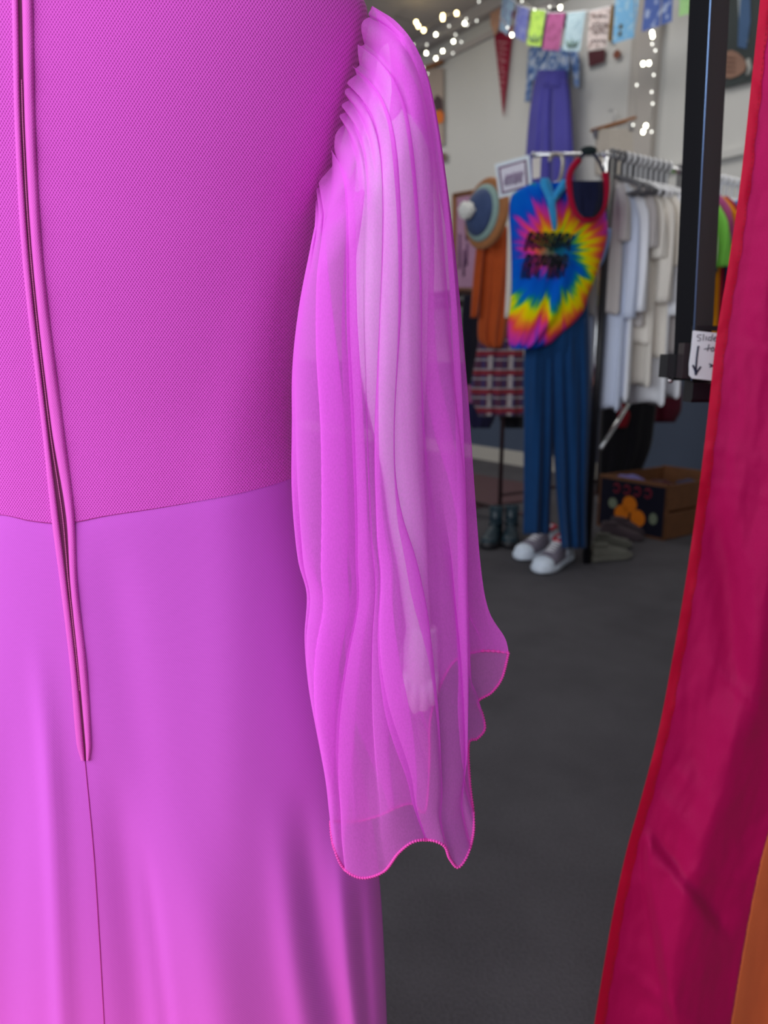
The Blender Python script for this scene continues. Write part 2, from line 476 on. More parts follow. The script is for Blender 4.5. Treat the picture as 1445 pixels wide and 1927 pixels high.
def body_pt(th, z, front=False):
    a = ba(z); xc = bxc(z)
    c, s = math.cos(th), math.sin(th)
    X = xc + a*math.copysign(abs(c)**(2/PEX), c)
    w = math.exp(-((z-z0)/0.09)**2)
    if s >= 0:  # back of the dress, towards the camera
        zz = z + ds(X)*w
        Y = surfY(X, z) if abs(c) < 0.999 else YC
    else:
        zz = z + ds(X)*w
        Y = YC + bprof(z)*1.25*abs(s)**(2/PEX)
    return V((X, Y, zz))
dress = thing('dress', 'long bright pink dress with sheer pleated sleeve and back zipper, worn by the mannequin', 'dress', (-0.2, YC, 0.10))
def body_mesh(ztop, zbot, nz, shrink=0.0):
    def fn(u, w):
        # u 0..0.78 back half, rest front
        th = PI*(u/0.78) if u < 0.78 else PI+PI*(u-0.78)/0.22
        z = ztop+(zbot-ztop)*w
        p = body_pt(th, z)
        if shrink:
            k = math.exp(-((z-z0)/0.004)**2)*shrink
            p.y += k
        return p
    return MB().grid(236, nz, fn, closed=True)
ztop_body = onY(300, -300, YC).z
b_o = body_mesh(ztop_body, z0, 150).obj('bodice', M['knit'], dress)
s_o = body_mesh(z0+0.0005, 0.12, 170, 0.0008).obj('skirt', M['crepe'], dress)
# waist seam: a fine sunken thread line
wp = [hit(x, lerp_tab(SEAM_PX, x)+0.5, 0.0001) for x in range(-100, 552, 6)]
MB().tube(wp, 0.00040, 6).obj('waist_seam', M['thread'], dress)
cs = [hit(lerp_tab([(1430, 160), (1600, 176), (1750, 186), (1927, 196), (2000, 200)], y), y, 0.0001) for y in range(1432, 1990, 12)]
MB().tube(cs, 0.00045, 6).obj('skirt_seam', M['thread'], dress)
LO = [(-60, 20), (0, 22), (250, 28), (500, 43), (800, 78), (970, 96), (1100, 113), (1250, 131), (1400, 144), (1436, 154)]
LI = [(-60, 32), (0, 34), (250, 40), (500, 56), (800, 89), (970, 110), (1100, 126), (1250, 143), (1400, 157), (1436, 160)]
RI = [(-60, 39), (0, 41), (250, 47), (500, 62), (800, 96), (970, 124), (1100, 132), (1250, 147), (1400, 160.5), (1436, 162)]
RO = [(-60, 60), (0, 62), (250, 67), (500, 82), (800, 119), (970, 140), (1100, 146), (1250, 163), (1400, 172), (1436, 168)]
def strip(name, A, B, h, m, y0=-60, y1=1432, n=230, nu=9, off=0.0003, flat=False):
    def fn(u, w):
        py = y0+(y1-y0)*w
        x = lerp_tab(A, py)*(1-u)+lerp_tab(B, py)*u
        prof = 1.0 if flat else (1-abs(2*u-1)**3)
        wv = 1+0.12*math.sin(py*0.045+A[0][1])
        return hit(x, py, off+h*prof*wv)
    return MB().grid(nu, n, fn).obj(name, m, dress)
strip('zipper_placket', LO, LI, 0.0022, M['placket'])
strip('zipper_placket', RI, RO, 0.0030, M['placket'])
zp = strip('zipper_tape', LI, RI, 0.0, M['ziptape'], off=0.0005, nu=3, flat=True)
def zc(y): return lerp_tab(LI, y)*0.45+lerp_tab(RI, y)*0.55
coil = MB()
cpts = []; crad = []
for i in range(900):
    y = 150+(1300-150)*i/899
    cpts.append(hit(zc(y), y, 0.0009)); crad.append(0.00042+0.00016*math.sin(i*1.9))
co = MB().tube(cpts, crad, 6).obj('zipper_coil', M['zipcoil'], zp)
# stitch line of the placket edges
for nm, A, o in (('l', LO, 1), ('r', RO, -1)):
    st = MB()
    y = -40
    while y < 1425:
        st.tube([hit(lerp_tab(A, y)+o*3.5, y, 0.0012), hit(lerp_tab(A, y+5)+o*3.5, y+5, 0.0012)], 0.00016, 5)
        y += 9
    st.obj('placket_stitching', M['thread'], dress)

# ---- sheer sleeve: gathered at the armhole, hanging free to a wavy stitched hem
SEAM_S = Poly([(598, 396), (607, 360), (622, 322), (640, 270), (652, 215), (662, 170), (680, 110), (690, 60), (700, 13)])
Lc = Poly([(598, 396), (583, 470), (562, 580), (550, 690), (549, 800), (549, 930), (560, 1050), (577, 1118), (573, 1200), (580, 1290), (596, 1380), (612, 1460), (622, 1545)])
Rc = Poly([(700, 13), (745, 40), (786, 95), (812, 180), (836, 330), (852, 480), (864, 640), (872, 800), (877, 950), (880, 1100), (882, 1250), (880, 1380), (872, 1450), (890, 1520)])
Rc2 = Poly([(700, 11), (752, 48), (797, 120), (824, 230), (848, 400), (866, 570), (882, 760), (893, 920), (905, 1070), (920, 1150), (950, 1200), (957, 1228)])
Hf = Poly([(622, 1545), (626, 1585), (645, 1632), (680, 1652), (722, 1640), (750, 1605), (778, 1584), (810, 1581), (836, 1592), (846, 1615), (862, 1632), (880, 1608), (891, 1565), (890, 1520)])
Hs = Poly([(890, 1520), (884, 1470), (882, 1400), (898, 1390), (912, 1372), (908, 1345), (900, 1320), (925, 1303), (945, 1275), (957, 1228)])
Hb = Poly([(957, 1228), (900, 1226), (850, 1250), (812, 1340), (808, 1440), (800, 1526), (775, 1512), (745, 1520), (715, 1534), (680, 1544), (650, 1546), (622, 1545)])
def coons(L, R, T, H, u, v):
    P00, P10, P01, P11 = L(0), R(0), L(1), R(1)
    return (L(v)*(1-u)+R(v)*u + T(u)*(1-v)+H(u)*v
            - (P00*(1-u)*(1-v)+P10*u*(1-v)+P01*(1-u)*v+P11*u*v))
def side_d(v): return 0.600-0.045*sm(0, 0.06, v)-0.010*sm(0.06, 0.4, v)-0.010*sm(0.5, 1, v)
rs = random.Random(3)
NF = 7.3
PH = [rs.uniform(0, 6.28) for _ in range(8)]
def warp(u, v, k0=0.0):
    """pleats: returns u displacement and depth displacement"""
    uu = u + 0.045*math.sin(2*PI*(1.1*u+0.75*v)+PH[0]+k0) + 0.014*math.sin(2*PI*(2.2*u-0.9*v)+PH[1]+k0)
    ph = 2*PI*NF*uu + 1.1*math.sin(5.0*v+PH[2]+k0+3*u) + 0.5*math.sin(9*v+PH[3]+k0)
    am = 1-0.72*math.exp(-((u-0.62)/0.17)**2)*(1-sm(0.5, 0.75, v))
    grow = am*(0.55+0.45*sm(0.0, 0.15, v))*(1-0.60*sm(0.80, 1.0, v))
    amp = (0.70+0.5*math.sin(2*PI*2.3*u+PH[4]+2.5*v+k0))*grow
    tw = math.asin(0.93*math.sin(ph))/1.19
    du = -0.082*amp*tw - 0.085*math.exp(-((v-0.52)/0.22)**2)*math.sin(2*PI*(u-0.47))*0.9
    dd = 0.0080*amp*math.cos(ph) + 0.003*math.cos(0.5*ph+PH[5])*grow
    return du, dd
def win(u): return sm(0, 0.06, u)*(1-sm(0.94, 1, u))
def sleeve_front(u, v):
    du, dd = warp(u, v)
    w = win(u)
    uu = min(max(u+du*w, 0), 1)
    # small scallops where the gathers are stitched
    p = coons(Lc, Rc, SEAM_S, Hf, uu, v)
    sc_ = abs(math.sin(PI*13*u+1.3*math.sin(11*u)))
    if v < 0.05:
        k = (1-v/0.05)
        p.x -= 12*k*sc_*w; p.y -= 3*k*sc_*w
    dep = side_d(v) - 0.036*sm(0, 0.15, v)*math.sin(PI*u)**0.8 + dd*(0.35+0.65*w)
    if v < 0.04: dep = min(dep, dep*(v/0.04)+(hit(p.x-4, p.y).y-0.004 + dd*0.4)*(1-v/0.04))
    dep += 0.007*(1-sc_)*(1-sm(0, 0.16, v))*w
    return onY(p.x, p.y, dep)
def sleeve_side(u, v):
    Tz = Poly([(700, 13), (700, 11)], False)
    p = coons(Rc, Rc2, Tz, Hs, u, v)
    dep = side_d(v) + 0.030*sm(0, 0.4, v)*math.sin(PI*u/2) + 0.004*math.sin(6*u+4*v)*sm(0, .3, v)
    if v < 0.12: dep = dep*(v/0.12)+(hit(688, 20).y)*(1-v/0.12)
    return onY(p.x, p.y, dep)
Tback = Poly([(700, 11), (716, 60), (712, 150), (690, 250), (655, 340), (598, 396)])
def sleeve_back(u, v):
    du, dd = warp(u, v, 2.1)
    w = win(u); uu = min(max(u+du*w, 0), 1)
    Lr = Lc
    p = coons(Rc2, Lr, Tback, Hb, uu, v)
    dep = side_d(v) + 0.030*sm(0, 0.4, v)*math.cos(PI*u/2)**0.7 + 0.014*math.sin(PI*u)*sm(0, .3, v) + dd*0.5*w
    if u < 1e-6: dep = side_d(v)+0.030*sm(0, 0.4, v)+0.004*math.sin(6+4*v)*sm(0, .3, v)
    q = onY(p.x, p.y, min(dep, 0.61))
    lim = surfY(q.x, q.z)-0.003 if q.x < lerp_tab(SIL, q.z) else 9
    if q.y > lim: q = onY(p.x, p.y, lim)
    return q
sl = MB()
sl.grid(260, 130, sleeve_front)
sl.grid(24, 130, sleeve_side)
sl.grid(170, 100, sleeve_back)
sleeve = sl.obj('sleeve', M['chiffon'], dress)
tag(sleeve, 'sheer gathered pink sleeve')
def rope(pts, r, n):
    P = Poly(pts); out = []; rad = []
    for i in range(n):
        out.append(P(i/(n-1))); rad.append(r*(1+0.35*math.sin(i*1.35)))
    return out, rad
hp = [sleeve_front(i/120, 1.0) for i in range(121)]
hp2 = [sleeve_side(i/60, 1.0) for i in range(61)]
hp3 = [sleeve_back(i/90, 1.0) for i in range(91)]
hm = MB()
for h_, n_ in ((hp, 620), (hp2, 330), (hp3, 360)):
    o_, r_ = rope(h_, 0.00105, n_); hm.tube(o_, r_, 7)
hm.obj('hem_stitching', M['hemthread'], sleeve)
sg = [hit(p.x, p.y, 0.0012) for p in (SEAM_S(i/80) for i in range(81))]
o_, r_ = rope(sg, 0.0006, 260)
MB().tube(o_, r_, 7).obj('armhole_seam', M['thread'], dress)

# ---- mannequin: arm and hand seen through the chiffon, body inside the dress
man = thing('mannequin', 'white shop mannequin whose arm and hand show through the sheer pink sleeve', 'mannequin', (-0.22, YC+0.02, 0))
AD = 0.577
def ap(x, y, d=AD): return onY(x, y, d+0.022*(1-sm(90, 330, y)))
arm = MB()
armc = [(744, 95), (746, 170), (743, 300), (739, 430), (733, 560), (738, 680), (748, 800), (760, 920), (771, 1030), (781, 1120), (788, 1185)]
armr = [0.012, 0.021, 0.0280, 0.0285, 0.0290, 0.027, 0.022, 0.017, 0.0155, 0.012, 0.0110]
Pa = Poly([ap(*c) for c in armc])
Lr = [(i/(len(armr)-1), r) for i, r in enumerate(armr)]
arm.tube([Pa(i/60) for i in range(61)], [lerp_tab(Lr, i/60) for i in range(61)], 20)
# palm, four curled fingers and a thumb
arm.tube([ap(793, 1180), ap(792, 1215), ap(791, 1250), ap(791, 1275)], [0.0135, 0.0155, 0.016, 0.0145], 14)
for k, (dx, ln) in enumerate(((-25, 62), (-9, 72), (8, 68), (23, 56))):
    b0 = ap(791+dx, 1262, AD-0.004)
    pts = [b0, ap(790+dx*1.05, 1262+ln*0.55, AD-0.010), ap(789+dx*1.05, 1262+ln, AD-0.002), ap(789+dx, 1262+ln*0.95, AD+0.012), ap(789+dx*0.9, 1262+ln*0.55, AD+0.016)]
    Pf = Poly(pts)
    arm.tube([Pf(i/16) for i in range(17)], [0.0056-0.0016*i/16 for i in range(17)], 10)
    arm.ball(Pf(1), 0.0038)
tb = Poly([ap(777, 1205, AD+0.004), ap(765, 1235, AD+0.010), ap(764, 1265, AD+0.014), ap(772, 1292, AD+0.018)])
arm.tube([tb(i/12) for i in range(13)], [0.0072-0.0026*i/12 for i in range(13)], 10)
arm.ball(tb(1), 0.0046)
ao = arm.obj('arm', M['mannequin'], man)
rm = ao.modifiers.new('remesh', 'REMESH'); rm.mode = 'VOXEL'; rm.voxel_size = 0.0013; rm.use_smooth_shade = True
sm_ = ao.modifiers.new('smooth', 'SMOOTH'); sm_.iterations = 4; sm_.factor = 0.5
def torso_fn(u, w):
    z = ztop_body-0.01+(0.72-ztop_body+0.01)*w
    th = 2*PI*u; a = ba(z)*0.86; b = bprof(z)*0.80
    return V((bxc(z)+a*math.cos(th), YC+0.008-b*math.sin(th), z))
MB().grid(48, 50, torso_fn, closed=True, cap=True).obj('torso', M['mannequin'], man)
xb = bxc(0.7)
nk = MB().tube([V((bxc(ztop_body), YC+0.01, ztop_body-0.03)), V((bxc(ztop_body), YC+0.012, ztop_body+0.03)), V((bxc(ztop_body), YC+0.015, ztop_body+0.09))], [0.075, 0.05, 0.05], 24)
nk.obj('neck', M['mannequin'], man)
MB().tube([V((xb, YC+0.01, 0.74)), V((xb, YC+0.01, 0.02))], 0.014, 14).obj('stand_pole', M['steel'], man)
MB().tube([V((xb, YC+0.01, 0.0)), V((xb, YC+0.01, 0.012)), V((xb, YC+0.01, 0.02))], [0.15, 0.15, 0.02], 40).obj('stand_base', M['steel'], man)

# ================================================================ FLAG
FE = [(-500, 1470), (-200, 1450), (0, 1431), (180, 1412), (350, 1393), (500, 1371), (640, 1348), (780, 1333), (920, 1316), (1100, 1290), (1240, 1266), (1380, 1239), (1500, 1208), (1600, 1180), (1700, 1158), (1800, 1140), (1927, 1119), (2200, 1075)]
def flag_pt(px_off, py, lift=0.0):
    x = lerp_tab(FE, py)+px_off
    d = 0.86
    # long soft folds running down the cloth, plus diagonal creases with flat facets
    d += 0.016*math.sin(px_off*0.021-py*0.0007+2.3)
    d += 0.006*math.sin(px_off*0.045+py*0.0025+1.0)*sm(40, 140, px_off)
    def tri(q, w): return max(0.0, 1-abs(q)/w)
    # wedge-shaped facet in the lower part
    l1 = 1545+(px_off-20)*1.0; l2 = 1575+(px_off-30)*2.9
    d -= 0.016*sm(0, 30, py-l1)*(1-sm(-20, 60, py-l2))*sm(15, 45, px_off)*(1-sm(170, 250, px_off))
    # upper highlights near the hem
    d -= 0.006*tri(py-1400-px_off*0.9, 45)*(1-sm(60, 130, px_off))
    d -= 0.006*tri(py-1470-px_off*0.8, 40)*(1-sm(80, 150, px_off))
    d -= 0.004*tri(py-1255-(px_off-80)*0.75, 14)*sm(60, 110, px_off)
    d -= 0.004*tri(py-1790-px_off*0.75, 22)*sm(10, 60, px_off)
    d -= 0.003*tri(py-1640-(px_off-120)*0.15, 12)*sm(20, 70, px_off)
    for yc in (842, 906, 640): d -= 0.0016*tri(py-yc-px_off*0.22, 9)
    d += 0.010*math.exp(-((px_off-(py-880)*0.30-10)/30)**2)*sm(880, 1000, py)*(1-sm(1250, 1400, py))
    d += 0.0035*noise.noise(V((px_off*0.02, py*0.012, 2.0)))
    d += 0.0012*noise.noise(V((px_off*0.06, py*0.04, 5.0)))
    return onY(x, py, d-lift)
flag = thing('flag', 'crimson and orange striped nylon flag with stitched red hem, hanging at the right', 'flag', (0.5, 0.86, 0.2))
def flag_grid(u0, u1, nu, nv, lift=0.0, y0=-480, y1=2180):
    return MB().grid(nu, nv, lambda u, w: flag_pt(u0+(u1-u0)*u, y0+(y1-y0)*w, lift))
def solid(o, t):
    s_ = o.modifiers.new('thickness', 'SOLIDIFY'); s_.thickness = t; s_.offset = 0; return o
solid(flag_grid(2, 257, 80, 260).obj('crimson_stripe', M['crimson'], flag), 0.0004)
solid(flag_grid(256, 520, 50, 260).obj('orange_stripe', M['orange'], flag), 0.0004)
def hem_fn(u, w):
    py = -480+2660*w
    wv = 1+0.05*math.sin(py*0.11)+0.04*math.sin(py*0.043)
    return flag_pt(20*u*wv-1, py, 0.0012+0.0010*(1-(2*u-1)**2))
MB().grid(7, 420, hem_fn).obj('hem', M['crimsonhem'], flag)
stc = MB()
y = -60
while y < 2000:
    stc.tube([flag_pt(16, y, 0.0026), flag_pt(16, y+6, 0.0026)], 0.00025, 5); y += 11
stc.obj('hem_stitching', mat('flag_thread', (0.35, 0, 0.03, 1)), flag)
# sleeve and rod carrying the flag above the frame
ftop = [flag_pt(u, -478) for u in (0, 260, 518)]
rod = thing('flag_rod', 'thin wooden rod carrying the striped flag above the doorway', 'rod', ftop[1])
MB().tube([ftop[0]+V((-0.05, 0, 0)), ftop[2]+V((0.08, 0, 0))], 0.008, 12).obj('pole', M['wood'], rod)
MB().tube([ftop[1]+V((0, 0, 0.0)), V((ftop[1].x, ftop[1].y, CH))], 0.0012, 6).obj('cord', M['white'], rod)

# ================================================================ BLACK SLIDING FRAME WITH SIGN
fr = thing('sliding_frame', 'black square steel frame post of a sliding door, beside the crimson flag', 'door frame', (0.42, 1.0, 0))
def edge(tab, y, Y): return onY(lerp_tab(tab, y), y, Y)
E0 = [(-900, 1333.8), (0, 1297), (716, 1265.5)]
E1 = [(-900, 1381), (0, 1337), (716, 1301)]
E2 = [(-900, 1416), (0, 1371), (716, 1334)]
def lin(tab, y):
    a, b = (tab[0], tab[2])
    return a[1]+(b[1]-a[1])*(y-a[0])/(b[0]-a[0])
def lin0(tab, y):
    a, b = tab[1], tab[2]
    return a[1]+(b[1]-a[1])*(y-a[0])/(b[0]-a[0])
def post(y0, y1):
    q = []
    for y in (y0, y1):
        a = onY(lin0(E0, y), y, 1.03); b = onY(lin0(E1, y), y, 1.00); c = onY(lin0(E2, y), y, 1.018)
        d = a+(c-b)
        q.append([a, b, c, d])
    d_ = [q[1][i]-q[0][i] for i in range(4)]
    m = MB(); v = q[0]+q[1]
    m.add(v, [(0,1,2,3), (7,6,5,4), (0,4,5,1), (1,5,6,2), (2,6,7,3), (3,7,4,0)])
    return m
M['blackgrey'] = mat('black_powder_coat', (0.004, 0.004, 0.006, 1), 0.6, 0.0, spec=0.1)
pp = post(-900, 716)
o = pp.obj('post', M['blackgrey'], fr, smooth=False)
MB().tube([onY(lin0(E1, y), y, 0.9995) for y in (-900, 0, 716)], 0.0009, 6).obj('edge_highlight', mat('blue_highlight_tone', (0.25, 0.42, 0.75, 1), 0.35, 0.6), fr)  # bluish strip paints the highlight along the post's near edge
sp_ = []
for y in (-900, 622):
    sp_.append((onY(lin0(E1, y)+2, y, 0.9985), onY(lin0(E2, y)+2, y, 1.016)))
MB().slab([sp_[0][0], sp_[0][1], sp_[1][1], sp_[1][0]], (0.0002, 0.0018, 0)).obj('lit_side_face', mat('lit_face_grey', (0.050, 0.046, 0.052, 1), 0.5), fr, smooth=False)  # grey overlay paints the lighter, lit tone of the post's right face
# bottom rail to the right, hidden behind the flag, and the outer post down to the floor
a = onY(1302, 735, 1.02)
MB().box(a+V((0, 0, -0.016)), (0.62, 0, 0), (0, 0.03, 0), (0, 0, 0.030)).obj('bottom_rail', M['black'], fr, smooth=False)
MB().box(a+V((0.60, 0, -a.z)), (0.03, 0, 0), (0, 0.03, 0), (0, 0, 2.0)).obj('post', M['black'], fr, smooth=False)
tp = onY(1375, -880, 1.01)
MB().box(tp+V((-0.02, 0, 0)), (0.62, 0, 0), (0, 0.03, 0), (0, 0, 0.03)).obj('top_rail', M['black'], fr, smooth=False)
lt = MB()
lt.box(onY(1254, 711, 1.01), (0.027, 0, 0), (0, 0.03, 0), (0, 0, 0.031))
lt.obj('latch', M['blackpl'], fr, smooth=False)
MB().ball(onY(1261, 716, 1.02), 0.004).obj('screw', M['steel'], fr)
MB().box(onY(1283, 712, 0.985), (0.03, 0, 0), (0, 0.02, 0), (0, 0, 0.045)).obj('latch_cover', mat('smoked_plastic', (0.03, 0.022, 0.026, 1), 0.25), fr, smooth=False)
MB().box(onY(1303, 622, 1.0), (0.05, 0, 0), (0, 0.02, 0), (0, 0, 0.006)).obj('sign_bracket', M['blackpl'], fr, smooth=False)
MB().box(onY(1302, 752, 1.0), (0.05, 0, 0), (0, 0.02, 0), (0, 0, 0.022)).obj('guide_block', M['black'], fr, smooth=False)
sign = thing('paper_sign', 'white handwritten card with a black down arrow, taped to the black post', 'sign', onY(1330, 716, 0.98))
def SP(x, y, l=0.0): return onY(x, y, 0.975-l)
q = [SP(1304, 622), SP(1372, 629), SP(1366, 723), SP(1341, 716.5), SP(1302, 712), SP(1297, 706), SP(1297, 685), SP(1301, 655)]
MB().slab(q, (0, 0.0012, 0)).obj('card', M['card'], sign, smooth=False)
def stroke(pts, w):
    mb = MB(); P = Poly([SP(x, y, 0.0006) for x, y in pts])
    n = max(8, len(pts)*5)
    mb.tube([P(i/n) for i in range(n+1)], w, 6); return mb
wr = MB()
def st_add(pts, w=0.0005, smooth=True):
    P = Poly([SP(x, y, 0.0003) for x, y in pts], smooth); n = 18
    wr.tube([P(i/n) for i in range(n+1)], w, 6)
# "slide"
st_add([(1320, 630), (1313, 631), (1312, 634), (1318, 637), (1317, 641), (1312, 641)])
st_add([(1324, 629), (1323, 641)])
st_add([(1329, 633), (1328, 641)])
st_add([(1338, 635), (1334, 635), (1332, 640), (1337, 640)])
st_add([(1341, 629), (1338, 642)])
st_add([(1343, 638), (1348, 637), (1346, 634), (1342, 638), (1345, 642), (1349, 640)])
# "to"
st_add([(1334, 648), (1331, 661)], 0.0006); st_add([(1325, 657), (1338, 655)], 0.0006)
st_add([(1342, 654), (1338, 657), (1339, 661), (1343, 660), (1343, 655), (1341, 653)], 0.0006)
# right arrow head and the word continuing behind the flag
st_add([(1334, 685), (1342, 688), (1335, 691)], 0.0009, False); st_add([(1337, 688), (1343, 688)], 0.0009)
wr.obj('handwriting', M['ink'], sign)
wr = MB()
st_add([(1314, 651), (1311, 672), (1309, 700)], 0.0013)
st_add([(1303.5, 687), (1308, 698), (1309, 706)], 0.0013, False)
st_add([(1318.5, 690), (1312, 699), (1309, 706)], 0.0013, False)
wr.obj('arrow', M['ink'], sign)

# ================================================================ GARMENT BUILDERS
def planeY(Y): return lambda x, y, o=0.0: onY(x, y, Y-o)
def planeW(off): return lambda x, y, o=0.0: onW(x, y, off+o)
def drape(name, rows, pl, thick, m, parent=None, folds=4, amp=0.01, seed=0, nv=34, nu=30, grow=True, taper=False):
    """hanging garment piece: outline rows (y, xl, xr), lens-shaped section with vertical folds"""
    Lt = [(r[0], r[1]) for r in rows]; Rt = [(r[0], r[2]) for r in rows]
    y0, y1 = rows[0][0], rows[-1][0]
    rr = random.Random(seed); ph = [rr.uniform(0, 6.28) for _ in range(5)]
    def fn(u, w):
        py = y0+(y1-y0)*w
        front = u < 0.5
        s_ = (u*2 if front else 2-u*2)
        e = 2*s_-1
        x = lerp_tab(Lt, py)*(1-s_)+lerp_tab(Rt, py)*s_
        lens = math.sqrt(max(0, 1-e*e))
        g = (0.3+0.7*w) if grow else 1
        f = amp*g*(math.sin(2*PI*folds*s_+ph[0]+0.8*math.sin(3*w+ph[1]))+0.5*math.sin(2*PI*folds*1.7*s_+ph[2]+2*w))*lens
        f += amp*0.6*noise.noise(V((s_*3, w*6, seed+0.5)))*lens
        tk = thick*(1-0.85*sm(0.45, 1, w)) if taper else thick
        if taper: f *= 1-sm(0.45, 1, w)
        o = tk*lens + f if front else -tk*lens + f*0.5
        return pl(x, py, o)
    return MB().grid(nu*2, nv, fn, closed=True, cap=True).obj(name, m, parent)
def panel(name, quad_px, pl, t, m, parent=None, lift=0.0):
    q = [pl(x, y, lift) for x, y in quad_px]; q2 = [pl(x, y, lift+t) for x, y in quad_px]
    n = len(q)
    f = [tuple(range(n))[::-1], tuple(range(n, 2*n))]+[(i, (i+1) % n, (i+1) % n+n, i+n) for i in range(n)]
    return mk(name, q+q2, f, m, parent, True, False)
def strokes(name, lines, pl, r, m, parent, lift=0.004):
    mb = MB()
    for ln in lines:
        mb.tube([pl(x, y, lift) for x, y in ln], r, 5)
    return mb.obj(name, m, parent)

# ================================================================ ON THE BACK WALL
PW = planeW(0.02)
# scroll poster seen past the sleeve
po = thing('wall_scroll', 'beige hanging scroll poster with an orange figure on a wooden bar, behind the sheer sleeve', 'poster', onW(815, 275, 0.03))
panel('paper', [(770, 128), (834, 128), (835, 272), (770, 280)], PW, 0.006, cloth('beige_paper', 176, 160, 148), po)
strokes('hanging_bar', [[(768, 140), (832, 116)]], PW, 0.02, M['wood'], po, 0.02)
panel('printed_figure', [(814, 190), (822, 178), (832, 186), (834, 212), (826, 214), (818, 206)], PW, 0.002, cloth('dark_print', 80, 62, 66), po, 0.008)
panel('printed_fruit', [(818, 212), (828, 206), (835, 214), (834, 230), (822, 234), (816, 226)], PW, 0.002, cloth('orange_print', 224, 120, 50), po, 0.009)
lw_ = tag(panel('wall_card', [(826, 290), (839, 287), (840, 302), (826, 304)], PW, 0.01, cloth('brown_card', 120, 96, 84)), 'tiny brown card on the white wall just right of the sheer sleeve', 'card')
# framed pink poster
fp = thing('framed_poster', 'pink poster with dark vertical lettering in a thin wooden frame, low on the white wall', 'poster', onW(880, 545, 0.03))
fq = [(853, 366), (925, 353), (925, 545), (853, 545)]
panel('backing', fq, PW, 0.015, M['pinkframe'], fp)
def lilac():
    return mat('lilac_paper', srgb(170, 128, 160), 0.7, noise_amt=0.18, nscale=18)
panel('print', [(860, 372), (925, 360), (925, 541), (858, 541)], PW, 0.003, lilac(), fp, 0.016)
strokes('lettering', [[(879, 398), (878, 452)], [(880, 458), (878, 500)], [(866, 440), (865, 505)], [(874, 470), (873, 520)]], PW, 0.014, cloth('plum_print', 92, 56, 92), fp, 0.018)
for a, b in (((853, 366), (925, 353)), ((853, 366), (853, 545))):
    strokes('frame_edge', [[a, b]], PW, 0.014, M['pinkframe'], fp, 0.02)
# maroon pennant and a peach paper hanging above it
pn = thing('wall_pennant', 'long maroon felt pennant with faded lettering pointing down the wall', 'pennant', onW(947, 218, 0.03))
panel('felt', [(928, 50), (969, 18), (947, 220)], PW, 0.01, cloth('maroon_felt', 140, 22, 52, 0.2, 8), pn)
rp = random.Random(5)
lns = []
for i in range(14):
    y = 78+i*8.2; hw = max(1.5, (190-y)*0.085)
    lns.append([(946-hw+rp.uniform(-2, 2), y+rp.uniform(-2, 2)), (947+hw*rp.uniform(0.3, 1), y+rp.uniform(-3, 3))])
strokes('lettering', lns, PW, 0.008, cloth('faded_print', 188, 120, 128), pn, 0.012)
tag(panel('peach_paper', [(920, -30), (946, -30), (940, 48), (931, 68), (923, 46)], planeW(0.06), 0.008, cloth('peach_paper', 196, 152, 128)), 'peach paper hanging high on the wall above the maroon pennant', 'paper hanging')
# violet trousers and patterned blouse displayed on the wall
PO = planeW(0.10)
bl = thing('patterned_blouse', 'blue and white patterned blouse hung high on the wall over violet trousers', 'blouse', onW(1040, 200, 0.1))
def patterned(name, c1, c2, c3, sc):
    m = bpy.data.materials.new(name); nt, lk = nodes(m); b = nt['Principled BSDF']; b.inputs['Roughness'].default_value = 0.9
    tc = N(nt, 'ShaderNodeTexCoord'); nz = N(nt, 'ShaderNodeTexNoise'); nz.inputs['Scale'].default_value = sc; nz.inputs['Detail'].default_value = 3
    cr = N(nt, 'ShaderNodeValToRGB'); e = cr.color_ramp.elements
    e[0].position = 0.38; e[0].color = c1; e[1].position = 0.62; e[1].color = c3
    x = e.new(0.5); x.color = c2
    lk.new(tc.outputs['Object'], nz.inputs['Vector']); lk.new(nz.outputs['Fac'], cr.inputs[0]); lk.new(cr.outputs[0], b.inputs['Base Color'])
    return m
M['blouse'] = patterned('blue_pattern_cloth', srgb(60, 92, 150), srgb(110, 140, 190), srgb(190, 200, 214), 22)
drape('body', [(88, 998, 1064), (100, 996, 1070), (125, 998, 1072), (150, 1000, 1070)], PO, 0.05, M['blouse'], bl, 4, 0.012, 1)
drape('sleeve', [(92, 994, 1010), (120, 992, 1008), (160, 990, 1002), (192, 987, 998)], PO, 0.03, M['blouse'], bl, 1, 0.006, 2, nv=14, nu=10)
drape('sleeve', [(90, 1066, 1088), (120, 1074, 1090), (165, 1080, 1090)], PO, 0.03, M['blouse'], bl, 1, 0.006, 3, nv=14, nu=10)
tr = thing('violet_trousers', 'wide violet trousers displayed high on the white wall below the patterned blouse', 'trousers', onW(1035, 430, 0.1))
M['violet'] = cloth('violet_cloth', 72, 68, 152, 0.1, 10)
PT = planeW(0.17)
drape('waist', [(132, 1012, 1066), (140, 1009, 1067), (165, 1003, 1071), (185, 1000, 1073)], PT, 0.06, M['violet'], tr, 3, 0.006, 4, nv=24, taper=True)
drape('leg', [(150, 1007, 1040), (180, 1001, 1038), (230, 994, 1036), (300, 989, 1036), (430, 985, 1034)], PT, 0.05, M['violet'], tr, 2, 0.014, 5)
drape('leg', [(150, 1032, 1069), (180, 1034, 1073), (230, 1034, 1076), (300, 1035, 1079), (430, 1036, 1082)], PT, 0.05, M['violet'], tr, 2, 0.014, 6)
hg = thing('black_hanger', 'black hanger holding the patterned blouse high on the wall', 'hanger', onW(1043, 20, 0.1))
strokes('shoulders', [[(1022, 92), (1026, 60), (1034, 30), (1048, 20), (1062, 34), (1070, 60)]], PO, 0.025, M['blackpl'], hg, 0.0)
strokes('hook', [[(1048, 20), (1044, 8), (1046, -6)]], PO, 0.008, M['steel'], hg, 0.0)
